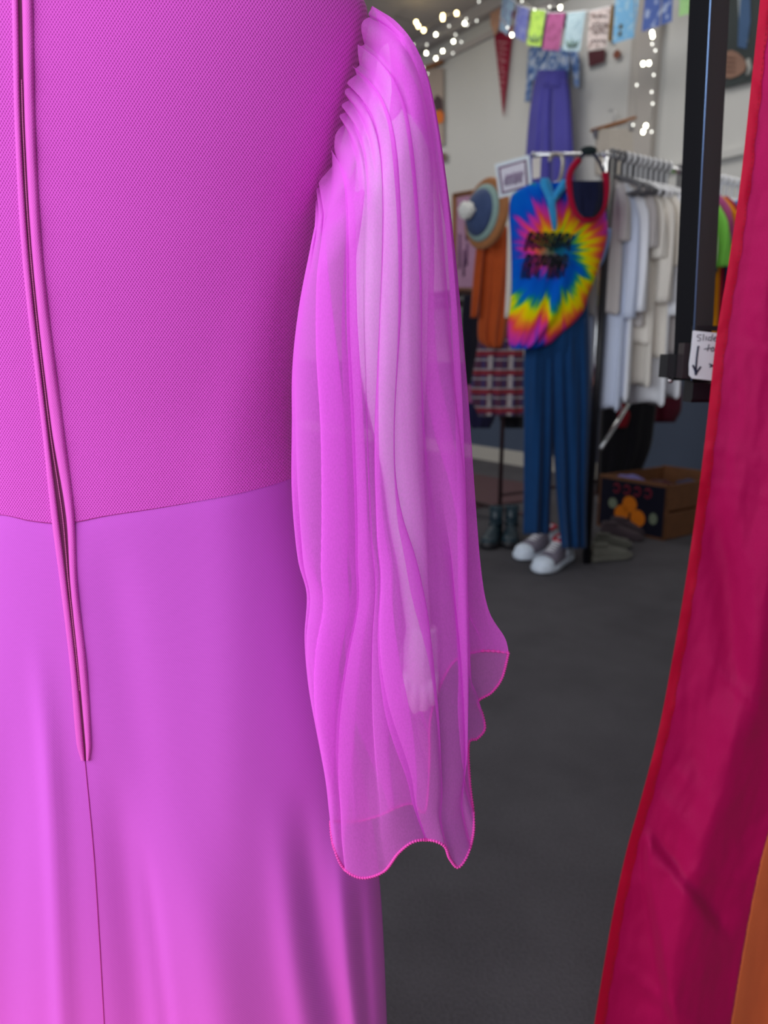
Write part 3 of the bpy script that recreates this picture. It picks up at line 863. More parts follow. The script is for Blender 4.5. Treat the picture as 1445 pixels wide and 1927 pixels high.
MB().ball(PO(1047, 20, 0), 0.05, (1, 0.6, 0.6)).obj('hanger_centre', M['blackpl'], hg)
# beige cloth banner on a wooden clip hanger
bn = thing('clip_hanger', 'wooden trouser hanger with metal hook tilted on the white wall', 'hanger', onW(1157, 245, 0.05))
strokes('bar', [[(1113, 246), (1199, 221)]], PW, 0.016, M['wood'], bn, 0.03)
strokes('hook', [[(1154, 234), (1155, 222), (1158, 216), (1155, 208), (1150, 206), (1147, 211)]], PW, 0.005, M['steel'], bn, 0.03)
for cx_, cy_ in ((1120, 250), (1187, 236)):
    panel('clip', [(cx_-4, cy_-6), (cx_+4, cy_-8), (cx_+4, cy_+8), (cx_-4, cy_+10)], PW, 0.02, M['steel'], bn, 0.03)
tag(drape('clipped_cloth', [(242, 1122, 1197), (260, 1121, 1198), (292, 1119, 1199), (330, 1119, 1199)], planeW(0.05), 0.015, cloth('beige_cloth', 178, 170, 160), None, 2, 0.004, 9), 'beige cloth clipped to the wooden trouser hanger on the wall', 'cloth')
# portrait poster at the upper right
pp_ = thing('portrait_poster', 'poster of a person in dark suit and blue tie with clasped hands, upper right wall', 'poster', onW(1400, 165, 0.03))
panel('paper', [(1358, -60), (1470, -70), (1470, 140), (1358, 168)], PW, 0.01, cloth('slate_print', 64, 70, 70, 0.1, 6), pp_)
panel('printed_shirt', [(1386, -60), (1415, -60), (1407, 80), (1392, 82)], PW, 0.002, cloth('pale_shirt_print', 150, 160, 165), pp_, 0.011)
panel('printed_tie', [(1398, -60), (1410, -60), (1412, 40), (1404, 92), (1388, 88), (1390, 40)], PW, 0.002, cloth('blue_tie_print', 74, 100, 136), pp_, 0.014)
ho = panel('printed_hands', [(1365, 98), (1376, 94), (1388, 99), (1398, 108), (1405, 120), (1401, 134), (1388, 143), (1374, 148), (1364, 146)], PW, 0.002, cloth('skin_print', 150, 116, 100, 0.2, 8), pp_, 0.016)
for k in range(4):
    panel('printed_finger', [(1366, 106+k*9), (1384, 110+k*8), (1384, 112+k*8), (1366, 109+k*9)], PW, 0.001, cloth('finger_shadow_ink_%d' % k, 96, 66, 58, 0.1, 8), ho, 0.019)
strokes('printed_cuff', [[(1407, 112), (1411, 128), (1407, 142)]], PW, 0.014, cloth('cuff_print', 170, 170, 165), pp_, 0.018)

# ================================================================ PAPEL PICADO GARLAND
PG = planeW(0.42)
ga = thing('paper_garland', 'garland of coloured cut-paper panels strung in front of the white wall', 'garland', onW(1100, 97, 0.42))
def paper(name, c, c2, sc=30, thr=0.55):
    m = bpy.data.materials.new(name); nt, lk = nodes(m); b = nt['Principled BSDF']; b.inputs['Roughness'].default_value = 0.8
    tc = N(nt, 'ShaderNodeTexCoord'); nz = N(nt, 'ShaderNodeTexNoise'); nz.inputs['Scale'].default_value = sc; nz.inputs['Detail'].default_value = 1
    cr = N(nt, 'ShaderNodeValToRGB'); e = cr.color_ramp.elements
    e[0].position = thr-0.02; e[0].color = c; e[1].position = thr+0.04; e[1].color = c2
    lk.new(tc.outputs['Object'], nz.inputs['Vector']); lk.new(nz.outputs['Fac'], cr.inputs[0]); lk.new(cr.outputs[0], b.inputs['Base Color'])
    return m
gp = [([(946, -8), (969, 2), (956, 69), (939, 56)], (126, 150, 172), (104, 112, 140), 'slate blue panel'),
      ([(973, 9), (995, 17), (988, 81), (967, 70)], (96, 102, 168), (122, 128, 180), 'periwinkle panel'),
      ([(1001, 18), (1026, 20), (1017, 89), (991, 86)], (176, 212, 92), (150, 190, 80), 'lime green panel'),
      ([(1031, 25), (1063, 24), (1052, 97), (1020, 95)], (160, 80, 130), (140, 66, 112), 'mauve panel'),
      ([(1068, 25), (1102, 21), (1091, 98), (1058, 97)], (168, 192, 202), (150, 176, 190), 'pale blue panel'),
      ([(1109, 22), (1150, 12), (1140, 90), (1105, 96)], (206, 192, 190), (150, 132, 128), 'cream panel with dark lettering'),
      ([(1158, -6), (1203, -14), (1194, 72), (1152, 84)], (112, 172, 214), (150, 190, 214), 'sky blue panel'),
      ([(1214, -10), (1267, -24), (1264, 42), (1207, 62)], (70, 96, 168), (160, 176, 210), 'royal blue panel with cut-out leaves'),
      ([(1280, -30), (1312, -40), (1306, 24), (1277, 33)], (160, 208, 140), (150, 200, 132), 'light green panel')]
for i, (q, c1, c2, lb) in enumerate(gp):
    # scalloped lower edge
    n = 7; bot = []
    for k in range(n+1):
        t = k/n
        x = q[2][0]*(1-t)+q[3][0]*t; y = q[2][1]*(1-t)+q[3][1]*t
        bot.append((x, y))
        if k < n:
            t2 = (k+0.5)/n
            bot.append((q[2][0]*(1-t2)+q[3][0]*t2, q[2][1]*(1-t2)+q[3][1]*t2-3.2))
    o = panel('paper_panel', [q[0], q[1]]+bot, PG, 0.003, paper('paper_%s' % lb.split(' panel')[0].replace(' ', '_'), srgb(*c1), srgb(*c2), 26 if i != 7 else 16, 0.56), ga)
    tag(o, lb)
    if i in (2, 4):   # a small dark open hand near the foot of the panel
        cx_, cy_ = (q[2][0]+q[3][0])/2+2, (q[2][1]+q[3][1])/2-14
        strokes('hand_print', [[(cx_+dx, cy_+6), (cx_+dx*1.9, cy_-abs(4-abs(dx))*1.6-3)] for dx in (-6, -3, 0, 3, 6)], PG, 0.0065, cloth('ink_%d' % i, 90, 116, 100), o, 0.004)
    if i == 5:
        strokes('lettering', [[(1116+dx+dy*-0.06, 40+dy), (1120+dx+dy*-0.06, 38+dy+3)] for dx in (0, 7, 14, 21) for dy in (-10, 5, 12, 20, 36)], PG, 0.006, cloth('ink_text', 96, 80, 78), o, 0.004)
    if i == 6:
        strokes('motif', [[(1169, 46), (1167, 54)], [(1167, 60), (1166, 67)]], PG, 0.012, cloth('ink_olive', 104, 96, 70), o, 0.004)
gc = [(x, y) for q, *_ in gp for (x, y) in (q[0], q[1])]
MB().tube([PG(920, -30)]+[PG(x, y-1) for x, y in gc]+[PG(1345, -50)], 0.003, 5).obj('string', M['white'], ga)
# papers pinned on the wall behind the garland
tag(panel('maroon_card', [(1106, 97), (1139, 92), (1137, 116), (1108, 126)], PW, 0.01, cloth('maroon_card', 88, 48, 54)), 'dark maroon card pinned under the cream paper panel', 'card')
tag(panel('olive_card', [(1148, 8), (1158, 10), (1153, 80), (1144, 76)], PW, 0.01, cloth('olive_card', 122, 96, 50)), 'narrow olive card pinned beside the cream paper panel', 'card')
tag(panel('round_sticker', [(1155, 98), (1162, 92), (1167, 97), (1166, 107), (1158, 111), (1153, 105)], PW, 0.01, cloth('rust_card', 130, 78, 62)), 'small rust sticker on the wall below the sky blue paper panel', 'sticker')

# ================================================================ STRING LIGHTS
def glow(name, c, s_):
    m = bpy.data.materials.new(name); nt, lk = nodes(m); b = nt['Principled BSDF']
    b.inputs['Base Color'].default_value = (1, 1, 1, 1); b.inputs['Emission Color'].default_value = c; b.inputs['Emission Strength'].default_value = s_
    return m
M['bulbwarm'] = glow('warm_bulb', (1, 0.76, 0.34, 1), 16)
M['bulbcool'] = glow('white_bulb', (1, 0.97, 0.72, 1), 16)
M['bulbdim'] = glow('dim_bulb', (1, 1, 0.9, 1), 3)
M['wire'] = mat('clear_wire', (0.30, 0.28, 0.26, 1), 0.4)
PS = planeW(0.55)
def lights(name, label, wire, bulbs):
    t = thing(name, label, 'string lights', PS(*bulbs[0][:2]))
    MB().tube([PS(x, y) for x, y in wire], 0.0035, 5).obj('wire', M['wire'], t)
    proto = {}
    for x, y, k in bulbs:
        if k not in proto:
            mb = MB(); mb.ball((0, 0, 0), {0: 0.013, 1: 0.010, 2: 0.0055}[k], (1, 1, 1.25), 10, 8)
            b = mb.obj('bulb', M[('bulbwarm', 'bulbcool', 'bulbdim')[k]], t, world=False); proto[k] = b
        else:
            b = proto[k].copy(); COL.objects.link(b); b.parent = t
        b.location = PS(x, y, 0.012)-t.location
B1 = [(783, 42, 0), (787, 49, 0), (797, 57, 0), (833, 30, 0), (833, 35, 0), (859, 25, 0), (874, 44, 1), (901, 3, 2)]
lights('string_lights', 'string of warm glowing bulbs along the ceiling corner', [(740, 30), (760, 36), (785, 44), (797, 56), (815, 44), (833, 30), (859, 24), (874, 42), (901, 3), (930, -25)], B1)
B2 = [(877, 36, 2), (879, 47, 2), (845, 49, 2), (897, 39, 2), (820, 65, 1), (857, 65, 2), (853, 78, 1), (868, 79, 2), (833, 96, 1), (852, 100, 2), (802, 100, 1), (820, 110, 1), (803, 84, 2), (778, 84, 2), (787, 109, 2), (797, 127, 2), (804, 139, 2)]
lights('string_lights', 'scattered small white fairy lights trailing down beside the scroll poster', [(x, y) for x, y, k in B2[:6]]+[(868, 79), (853, 78), (852, 100), (833, 96), (820, 110), (802, 100), (803, 84), (778, 84), (787, 109), (797, 127), (804, 139)], B2)
B3 = [(955, 52, 2), (963, 66, 1), (982, 2, 2), (1006, 18, 2), (1034, 13, 2), (1054, 14, 1)]
lights('string_lights', 'fairy lights running behind the coloured paper garland', [(940, 30), (955, 52), (963, 66), (970, 30), (982, 2), (1006, 18), (1034, 13), (1054, 14), (1080, -10)], B3)
B4 = [(1227, 62, 1), (1228, 68, 1), (1227, 83, 2), (1233, 95, 2), (1210, 120, 1), (1221, 119, 1), (1230, 141, 2), (1198, 160, 2), (1226, 173, 2), (1228, 195, 2), (1215, 237, 1), (1210, 248, 1), (1226, 248, 2), (1191, 235, 2)]
lights('string_lights', 'loop of clear wire with a few lit bulbs hanging on the pilaster', [(1195, -40), (1194, 60), (1196, 160), (1197, 215), (1204, 240), (1212, 250), (1222, 230), (1231, 190), (1237, 120), (1242, 60), (1246, -40)], B4)

# ================================================================ CLOTHES RACKS
M['darkmetal'] = mat('dark_maroon_metal', (0.06, 0.03, 0.035, 1), 0.4, 0.5)
def rack(name, label, p0, d, L, cross, black=False, end=True):
    """two posts, a rail, feet with castors; p0 is the near end of the rail"""
    t = thing(name, label, 'clothes rack', V((p0.x, p0.y, 0)))
    m = M['darkmetal'] if black else M['chrome']; p1 = p0+d*L
    MB().tube([p0-d*0.03, p1+d*0.03], 0.013, 12).obj('rail', m, t)
    for p in (p0, p1):
        MB().tube([V((p.x, p.y, 0.075)), V((p.x, p.y, p.z+0.01))], 0.0125, 12).obj('post', m, t)
        MB().tube([V((p.x, p.y, 0.075))-cross*(0.26 if end else 0.03), V((p.x, p.y, 0.075))+cross*0.26], 0.013, 10).obj('foot', m, t)
        for s_ in (-1, 1):
            c = V((p.x, p.y, 0.036))+cross*(0.25*s_ if end or s_ > 0 else -0.02)
            k = MB(); k.tube([c-cross.orthogonal().normalized()*0.001+V((0.012, 0, 0)), c-V((0.012, 0, 0))], 0.035, 16)
            w = k.obj('castor', M['blackpl'], t)
            MB().tube([c+V((0, 0, 0.03)), c+V((0, 0, 0.05))], 0.008, 8).obj('castor_stem', m, w)
    if black: MB().tube([V((p0.x, p0.y, 0.16)), V((p1.x, p1.y, 0.16))], 0.011, 10).obj('lower_bar', m, t)
    return t
RP = onY(1141, 291, 3.55)
ra = rack('clothes_rack', 'chrome rolling clothes rack full of white shirts, tie-dye outfit on its near end', RP, RD, 2.0, WD, False, False)
LX = onY(1000, 296, 3.55)
MB().tube([RP, V((LX.x, RP.y, RP.z))], 0.010, 10).obj('end_arm', M['chrome'], ra)
q0 = onY(1150, 300, 3.50)
MB().tube([q0, V((q0.x-0.005, q0.y, 0.0))], 0.017, 12).obj('end_post', M['black'], ra)
dg = onY(1193, 745, 4.0); dg2 = onY(1130, 845, 3.75)
MB().tube([dg, dg2], 0.011, 10).obj('diagonal_brace', M['chrome'], ra)

AX = math.atan2(-WD.y, -WD.x)
def hanger_mesh(thick=0.0080):
    mb = MB()
    hk = Poly([(0, 0, -0.085), (0, 0, -0.02), (0.018, 0, -0.012), (0.026, 0, 0.008), (0.016, 0, 0.020), (0, 0, 0.0225), (-0.014, 0, 0.018), (-0.021, 0, 0.004)])
    mb.tube([hk(i/20) for i in range(21)], thick*0.9, 8)
    sh = Poly([(-0.20, 0, -0.165), (-0.12, 0, -0.125), (0, 0, -0.085), (0.12, 0, -0.125), (0.20, 0, -0.165), (0.19, 0, -0.180), (0, 0, -0.182), (-0.19, 0, -0.180), (-0.20, 0, -0.165)])
    mb.tube([sh(i/44) for i in range(45)], thick, 8)
    return mb
def make_shirt(label, cat, m, length=0.74, sl_len=0.30, seed=0, width=1.0, nm='hanging_shirt', group=None):
    t = thing(nm, label, cat, (0, 0, 0), 0, group)
    rr = random.Random(seed); ph = [rr.uniform(0, 6.28) for _ in range(6)]
    prof = [(0.0, 0.072), (0.02, 0.10), (0.045, 0.165), (0.07, 0.20), (0.12, 0.215), (0.3, 0.215), (0.6, 0.23), (1.0, 0.25)]
    def body(u, w):
        d = w*length
        a = lerp_tab(prof, d)*width
        th = 2*PI*u
        f = 1+0.12*sm(0.1, 0.5, d)*math.sin(7*th+ph[0]+2*d)+0.07*math.sin(11*th+ph[1])
        b = (0.024+0.012*sm(0.05, 0.3, d))
        return V((a*math.cos(th), b*f*math.sin(th)*1.0+0.017*sm(0.06, .5, d)*math.sin(9*math.cos(th)+ph[2]+1.5*d), -0.112-d+0.012*math.sin(5*th)*w))
    MB().grid(56, 40, body, closed=True, cap=True).obj('body', m, t, world=False)
    for s_ in (-1, 1):
        P = Poly([(s_*0.165*width, 0, -0.185), (s_*0.225*width, 0, -0.26), (s_*0.262*width, 0.0, -0.34), (s_*0.272*width, 0.006, -0.17-sl_len)])
        def slv(u, w, P=P, s_=s_):
            c = P(w); th = 2*PI*u
            a = 0.050+0.016*math.sin(PI*w)+0.01*w
            f = 1+0.15*math.sin(5*th+ph[3]+4*w)
            nrm = V((0.86*s_, 0, 0.5*(1-w)))
            return c+nrm.normalized()*a*f*math.cos(th)+V((0, 0.022*f*math.sin(th), 0))
        MB().grid(24, 18, slv, closed=True, cap=True).obj('sleeve', m, t, world=False)
    return t
def kids(o): return [c for c in COL.objects if c.parent == o]
def copy_tree(o, m=None):
    c = o.copy(); COL.objects.link(c)
    for ch in kids(o):
        d = ch.copy(); COL.objects.link(d); d.parent = c
        if m:
            d.material_slots[0].link = 'OBJECT'; d.material_slots[0].material = m
    return c
cols = {
 'white': cloth('white_cotton', 244, 246, 252, 0.03), 'blue_white': cloth('blue_white_cotton', 214, 224, 246, 0.04), 'cream': cloth('cream_cotton', 236, 230, 220, 0.04),
 'grey': cloth('grey_cotton', 200, 194, 192, 0.06), 'lime': cloth('lime_cotton', 132, 214, 84, 0.08), 'rose': cloth('rose_cotton', 176, 76, 130, 0.08),
 'amber': cloth('amber_cotton', 244, 160, 20, 0.06), 'olive': cloth('olive_cotton', 190, 170, 40, 0.08), 'red': cloth('red_cotton', 170, 22, 56, 0.08),
 'navy': cloth('navy_cotton', 28, 26, 60, 0.1), 'blue': cloth('blue_cotton', 52, 120, 190, 0.08), 'teal': cloth('teal_cotton', 0, 84, 106, 0.08)}
protoS = make_shirt('x', 'shirt', cols['white'], 0.74, 0.30, 1)
protoL = make_shirt('x', 'shirt', cols['white'], 0.98, 0.52, 2)
hproto = tag(hanger_mesh().obj('clothes_hanger', M['white'], world=False), 'x', 'hanger')
M['clearpl'] = mat('smoky_plastic', (0.12, 0.12, 0.13, 1), 0.25)
seq = [  # t along the rail, colour, long?, z-stretch, label
 (0.03, 'grey', 0, 0.80, 'short grey shirt, nearest the post of the rack'),
 (0.07, 'blue_white', 1, 1.02, 'long bluish white shirt, second from the near end of the rack'),
 (0.11, 'white', 1, 0.98, 'long white shirt with narrow sleeve, third from the near end of the rack'),
 (0.15, 'grey', 0, 0.86, 'light grey shirt between the long white shirts and the cream ones'),
 (0.19, 'cream', 0, 0.95, 'cream shirt next to the black clip hanger'),
 (0.225, 'cream', 1, 0.92, 'long cream shirt with hem reaching lower than its neighbours'),
 (0.26, 'cream', 0, 1.02, 'cream shirt with wide sleeve amid the white group'),
 (0.30, 'white', 1, 1.0, 'long white shirt behind the cream wide-sleeved shirt'),
 (0.34, 'grey', 0, 1.0, 'warm grey shirt in the second half of the white group'),
 (0.38, 'white', 1, 0.97, 'long white shirt hanging lowest beside the black post'),
 (0.42, 'cream', 0, 0.98, 'cream shirt whose sleeve meets the black post'),
 (0.445, 'white', 0, 1.0, 'white shirt half hidden by the black post'),
 (0.60, 'teal', 1, 0.70, 'long teal garment hanging lower than the lime green shirt'),
 (0.535, 'lime', 0, 1.0, 'lime green shirt seen between black post and flag'),
 (0.565, 'rose', 0, 0.80, 'rose pink shirt between the lime and the amber shirts'),
 (0.62, 'amber', 0, 0.90, 'amber yellow shirt between post and flag'),
 (0.66, 'red', 0, 0.85, 'deep red shirt just behind the amber one'),
 (0.705, 'navy', 0, 0.9, 'dark navy shirt behind the deep red one'),
 (0.75, 'blue', 0, 0.9, 'bright blue shirt near the flag edge')]
for i, (tt, c, lg, zs, lb) in enumerate(seq):
    pr = protoL if lg else protoS
    used = pr.get('used')
    o = copy_tree(pr, cols[c]) if used or c != 'white' else pr
    if o is pr: pr['used'] = 1
    if 'used' in o.keys() and o is not pr: del o['used']
    p = RP+RD*tt
    o.location = p; o.rotation_euler = (0, 0, AX-0.17+random.uniform(-0.07, 0.07))
    o.scale = (min(1.0, 0.44+0.075*i)*random.uniform(0.96, 1.03), 0.9, zs)
    if c == 'teal': o.scale.x = 0.7
    if i == 11: o.scale.x = 0.8
    tag(o, lb, 'shirt', 'shirts on the chrome rack')
    h = hproto if i == 0 else hproto.copy()
    if i: COL.objects.link(h)
    h.location = p; h.rotation_euler = o.rotation_euler
    if i in (4,):
        h.material_slots[0].link = 'OBJECT'; h.material_slots[0].material = M['blackpl']
        tag(h, 'black clip hanger among the white ones on the rail', 'hanger', 'hangers on the chrome rack')
    elif i in (0, 3):
        h.material_slots[0].link = 'OBJECT'; h.material_slots[0].material = M['clearpl']
        tag(h, 'smoky grey plastic hanger near the front end of the rail' if i == 0 else 'smoky grey plastic hanger between white hangers of the rail', 'hanger', 'hangers on the chrome rack')
    else:
        tag(h, 'white plastic hanger carrying the '+lb.split(',')[0].split(' whose')[0].split(' seen')[0], 'hanger', 'hangers on the chrome rack')
for k in ('used',):
    for o in (protoS, protoL):
        if k in o.keys(): del o[k]
# extra bare white hangers closely packed on the rail
for k, tt in enumerate((0.13, 0.17, 0.21, 0.245, 0.28, 0.32, 0.36, 0.40, 0.44, 0.90, 0.95, 1.0, 1.06)):
    h = hproto.copy(); COL.objects.link(h)
    h.location = RP+RD*tt; h.rotation_euler = (0, 0, AX+random.uniform(-0.1, 0.1))
    for sl_ in h.material_slots: sl_.link = 'DATA'
    tag(h, 'spare white plastic hanger squeezed among the others on the chrome rail', 'hanger', 'spare hangers on the chrome rack')

# ---- tie-dye outfit on the near end of the rack
def tiedye(center):
    m = bpy.data.materials.new('tie_dye_cotton'); nt, lk = nodes(m); b = nt['Principled BSDF']
    b.inputs['Roughness'].default_value = 0.9; b.inputs['Specular IOR Level'].default_value = 0.1
    tc = N(nt, 'ShaderNodeTexCoord'); sb = N(nt, 'ShaderNodeVectorMath', operation='SUBTRACT'); sb.inputs[1].default_value = center
    lk.new(tc.outputs['Object'], sb.inputs[0])
    sx = N(nt, 'ShaderNodeSeparateXYZ'); lk.new(sb.outputs[0], sx.inputs[0])
    def MM(op, a, b_=None, c=None):
        n = N(nt, 'ShaderNodeMath', operation=op)
        for k, v in enumerate((a, b_, c)):
            if v is None: continue
            if isinstance(v, (int, float)): n.inputs[k].default_value = v
            else: lk.new(v, n.inputs[k])
        return n.outputs[0]
    x = sx.outputs[0]; z = sx.outputs[2]
    rad = MM('MAXIMUM', MM('SQRT', MM('ADD', MM('POWER', MM('ABSOLUTE', x), 2.0), MM('POWER', MM('ABSOLUTE', z), 2.0))), 0.001)
    cb = N(nt, 'ShaderNodeCombineXYZ')
    lk.new(MM('MULTIPLY', MM('DIVIDE', x, rad), 5.0), cb.inputs[0]); lk.new(MM('MULTIPLY', MM('DIVIDE', z, rad), 5.0), cb.inputs[1]); lk.new(MM('MULTIPLY', rad, 3.0), cb.inputs[2])
    n1 = N(nt, 'ShaderNodeTexNoise'); n1.inputs['Scale'].default_value = 1.7; n1.inputs['Detail'].default_value = 3
    lk.new(cb.outputs[0], n1.inputs['Vector'])
    jag = MM('MULTIPLY', MM('SUBTRACT', n1.outputs['Fac'], 0.5), 0.75)
    # spiral: the colour cycle is shifted on the lower left side
    g = MM('DIVIDE', MM('ARCTAN2', z, x), 2*PI)
    phs = MM('ADD', MM('ADD', MM('ADD', MM('DIVIDE', MM('SUBTRACT', rad, 0.118), 0.32), MM('ADD', g, -0.08)), jag), 2.0)
    rr_ = MM('FRACT', phs)
    cr = N(nt, 'ShaderNodeValToRGB'); cr.color_ramp.interpolation = 'LINEAR'
    e = cr.color_ramp.elements
    st = [(0.0, (225, 225, 0)), (0.10, (240, 200, 0)), (0.19, (244, 130, 40)), (0.28, (236, 70, 66)), (0.38, (216, 54, 150)), (0.47, (190, 50, 170)),
          (0.54, (50, 60, 180)), (0.62, (0, 84, 196)), (0.82, (0, 96, 200)), (0.90, (0, 136, 120)), (0.96, (120, 200, 40)), (1.0, (225, 225, 0))]
    e[0].position = 0; e[0].color = srgb(*st[0][1]); e[1].position = 1.0; e[1].color = srgb(*st[-1][1])
    for p, c in st[1:-1]:
        q = e.new(p); q.color = srgb(*c)
    inm = N(nt, 'ShaderNodeMapRange'); inm.inputs[1].default_value = 0.035; inm.inputs[2].default_value = 0.085; inm.inputs[3].default_value = 0.85; inm.inputs[4].default_value = 0.0
    lk.new(MM('ADD', rad, MM('MULTIPLY', jag, 0.1)), inm.inputs[0])
    inx = N(nt, 'ShaderNodeMix', data_type='RGBA'); inx.inputs[7].default_value = srgb(20, 92, 96)
    lk.new(inm.outputs[0], inx.inputs[0]); lk.new(cr.outputs[0], inx.inputs[6])
    lk.new(rr_, cr.inputs[0]); lk.new(inx.outputs[2], b.inputs['Base Color'])
    return m
PF = planeY(3.40)
td = thing('tie_dye_shirt', 'sleeveless rainbow tie-dye shirt with black print, hung on the near end of the rack', 'shirt', PF(1030, 660))
cen = PF(1038, 480)-td.location
rows = [(343, 1004, 1072), (352, 985, 1100), (366, 964, 1132), (400, 958, 1140), (440, 960, 1143), (500, 962, 1128), (560, 961, 1106), (585, 958, 1098), (610, 955, 1078), (632, 955, 1052), (648, 957, 1034), (657, 962, 1008)]
def td_fn():
    rr_rows = rows
    return drape('body', rr_rows, PF, 0.07, tiedye(cen), td, 3, 0.008, 11, nv=60, nu=40)
td_fn()
PFp = planeY(3.40)
# black print: two lines of tall slanted letters, too blurred to read
pr_l = []
rp = random.Random(2)
def onshirt(x, y, l=0.0):
    e = 2*(x-lerp_tab([(r[0], r[1]) for r in rows], y))/(lerp_tab([(r[0], r[2]) for r in rows], y)-lerp_tab([(r[0], r[1]) for r in rows], y))-1
    return PFp(x, y, 0.07*math.sqrt(max(0, 1-e*e))+0.010+l)
pm = MB()
for x0, x1, ya, yb, n in ((994, 1076, 437, 470, 13), (990, 1066, 478, 522, 12)):
    for k in range(n):
        x = x0+(x1-x0)*k/(n-1)
        top = ya+rp.uniform(-1, 2)+(x-x0)*0.05; bot = yb+rp.uniform(-6, 3)
        if yb > 500 and 0.42 < k/(n-1) < 0.6: bot = 500; 
        pm.tube([onshirt(x+2, top), onshirt(x-(bot-top)*0.12, (top+bot)/2), onshirt(x-(bot-top)*0.2, bot)], 0.0048, 5)
    for k in range(n//2):
        x = x0+(x1-x0)*(k*2+0.2)/(n-1)
        for yy in (ya+1+rp.uniform(0, 2), (ya+yb)/2+rp.uniform(-6, 6)):
            pm.tube([onshirt(x, yy), onshirt(x+7, yy+0.6)], 0.0050, 5)
pm.tube([onshirt(1040+i*2, 488+i*1.0) for i in range(8)], 0.013, 6)
tag(pm.obj('print', cloth('black_print', 16, 16, 26), td), 'black slanted lettering print')
hk = thing('wide_hook_hanger', 'metal hanger with a large curled hook carrying the tie-dye shirt', 'hanger', PF(1050, 345))
P = Poly([PF(*c) for c in ((1034, 304), (1037, 294), (1046, 290), (1056, 294), (1059, 306), (1056, 330), (1050, 344))])
MB().tube([P(i/24) for i in range(25)], 0.0085, 10).obj('hook', mat('beige_metal', (0.42, 0.38, 0.33, 1), 0.3, 0.7), hk)
strokes('shoulders', [[(990, 354), (1050, 343), (1104, 354)]], PF, 0.006, M['steel'], hk, 0.0)
sc = thing('neck_scarf', 'light blue scarf knotted round the neck of the tie-dye shirt', 'scarf', PF(1042, 432))
M['scarf'] = cloth('light_blue_cotton', 52, 150, 206, 0.15, 40)
drape('collar', [(335, 1018, 1032), (348, 1016, 1038), (362, 1022, 1042), (376, 1028, 1048)], planeY(3.31), 0.02, M['scarf'], sc, 2, 0.004, 3, nv=12, nu=12)
drape('collar', [(338, 1056, 1072), (350, 1050, 1070), (362, 1042, 1060), (378, 1034, 1050)], planeY(3.31), 0.02, M['scarf'], sc, 2, 0.004, 4, nv=12, nu=12)
drape('tail', [(370, 1028, 1050), (384, 1030, 1046), (405, 1034, 1048), (425, 1038, 1048), (434, 1041, 1045)], planeY(3.27), 0.02, M['scarf'], sc, 2, 0.004, 5, nv=14, nu=12)
# navy halter top with crimson edge
PB = planeY(3.24)
ha = thing('halter_top', 'navy halter top with crimson edging looped over the end of the rack', 'halter top', PB(1106, 414))
M['navydeep'] = cloth('navy_jersey', 16, 20, 52, 0.15, 30)
drape('bib', [(340, 1075, 1136), (366, 1076, 1138), (385, 1080, 1137), (400, 1086, 1130), (409, 1096, 1120)], PB, 0.035, M['navydeep'], ha, 2, 0.006, 6, nv=18)
M['crimcot'] = cloth('crimson_cotton', 160, 0, 46, 0.1, 30)
P = Poly([PB(*c) for c in ((1090, 300), (1076, 318), (1071, 338), (1074, 370), (1080, 392), (1092, 408), (1106, 414), (1122, 408), (1134, 392), (1140, 368), (1141, 345), (1138, 325))])
MB().tube([P(i/50) for i in range(51)], 0.014, 8).obj('edging', M['crimcot'], ha)
strokes('neck_strap', [[(1090, 302), (1099, 288), (1106, 281), (1116, 288), (1128, 306), (1139, 330)]], PB, 0.0065, M['navydeep'], ha, 0.0)
bw = thing('bow_clip', 'small dark green clip on the top end of the chrome rack', 'clip', PB(1108, 288))
MB().ball(PB(1108, 283), 0.025, (1.4, 0.5, 0.7)).obj('bow', cloth('dark_green_cloth', 30, 42, 44), bw)
tag(drape('blue_ribbon', [(430, 1137, 1150), (445, 1132, 1149), (470, 1124, 1143), (490, 1118, 1136), (504, 1115, 1128)], planeY(3.44), 0.01, cloth('pale_blue_satin', 140, 172, 222, 0.1), None, 1, 0.003, 3, nv=14, nu=10), 'pale blue ribbon hanging beside the right edge of the tie-dye shirt', 'ribbon')
# teal trousers below
PQ = planeY(3.46)
tp_ = thing('teal_trousers', 'dark teal blue wide-leg trousers hanging below the tie-dye shirt', 'trousers', PQ(1045, 1035))
M['petrol'] = cloth('petrol_cotton', 10, 58, 106, 0.12, 20)
drape('hips', [(545, 1000, 1104), (580, 995, 1107), (640, 988, 1109), (700, 985, 1110), (730, 985, 1110)], PQ, 0.075, M['petrol'], tp_, 3, 0.008, 8, nv=36, taper=True)
drape('leg', [(600, 992, 1050), (690, 985, 1046), (760, 985, 1044), (860, 985, 1040), (930, 985, 1037), (1005, 984, 1035)], PQ, 0.06, M['petrol'], tp_, 2, 0.020, 9, nv=40)
drape('leg', [(600, 1036, 1107), (690, 1034, 1110), (760, 1036, 1110), (860, 1042, 1107), (950, 1048, 1104), (1032, 1056, 1104)], PQ, 0.06, M['petrol'], tp_, 3, 0.020, 10, nv=40)

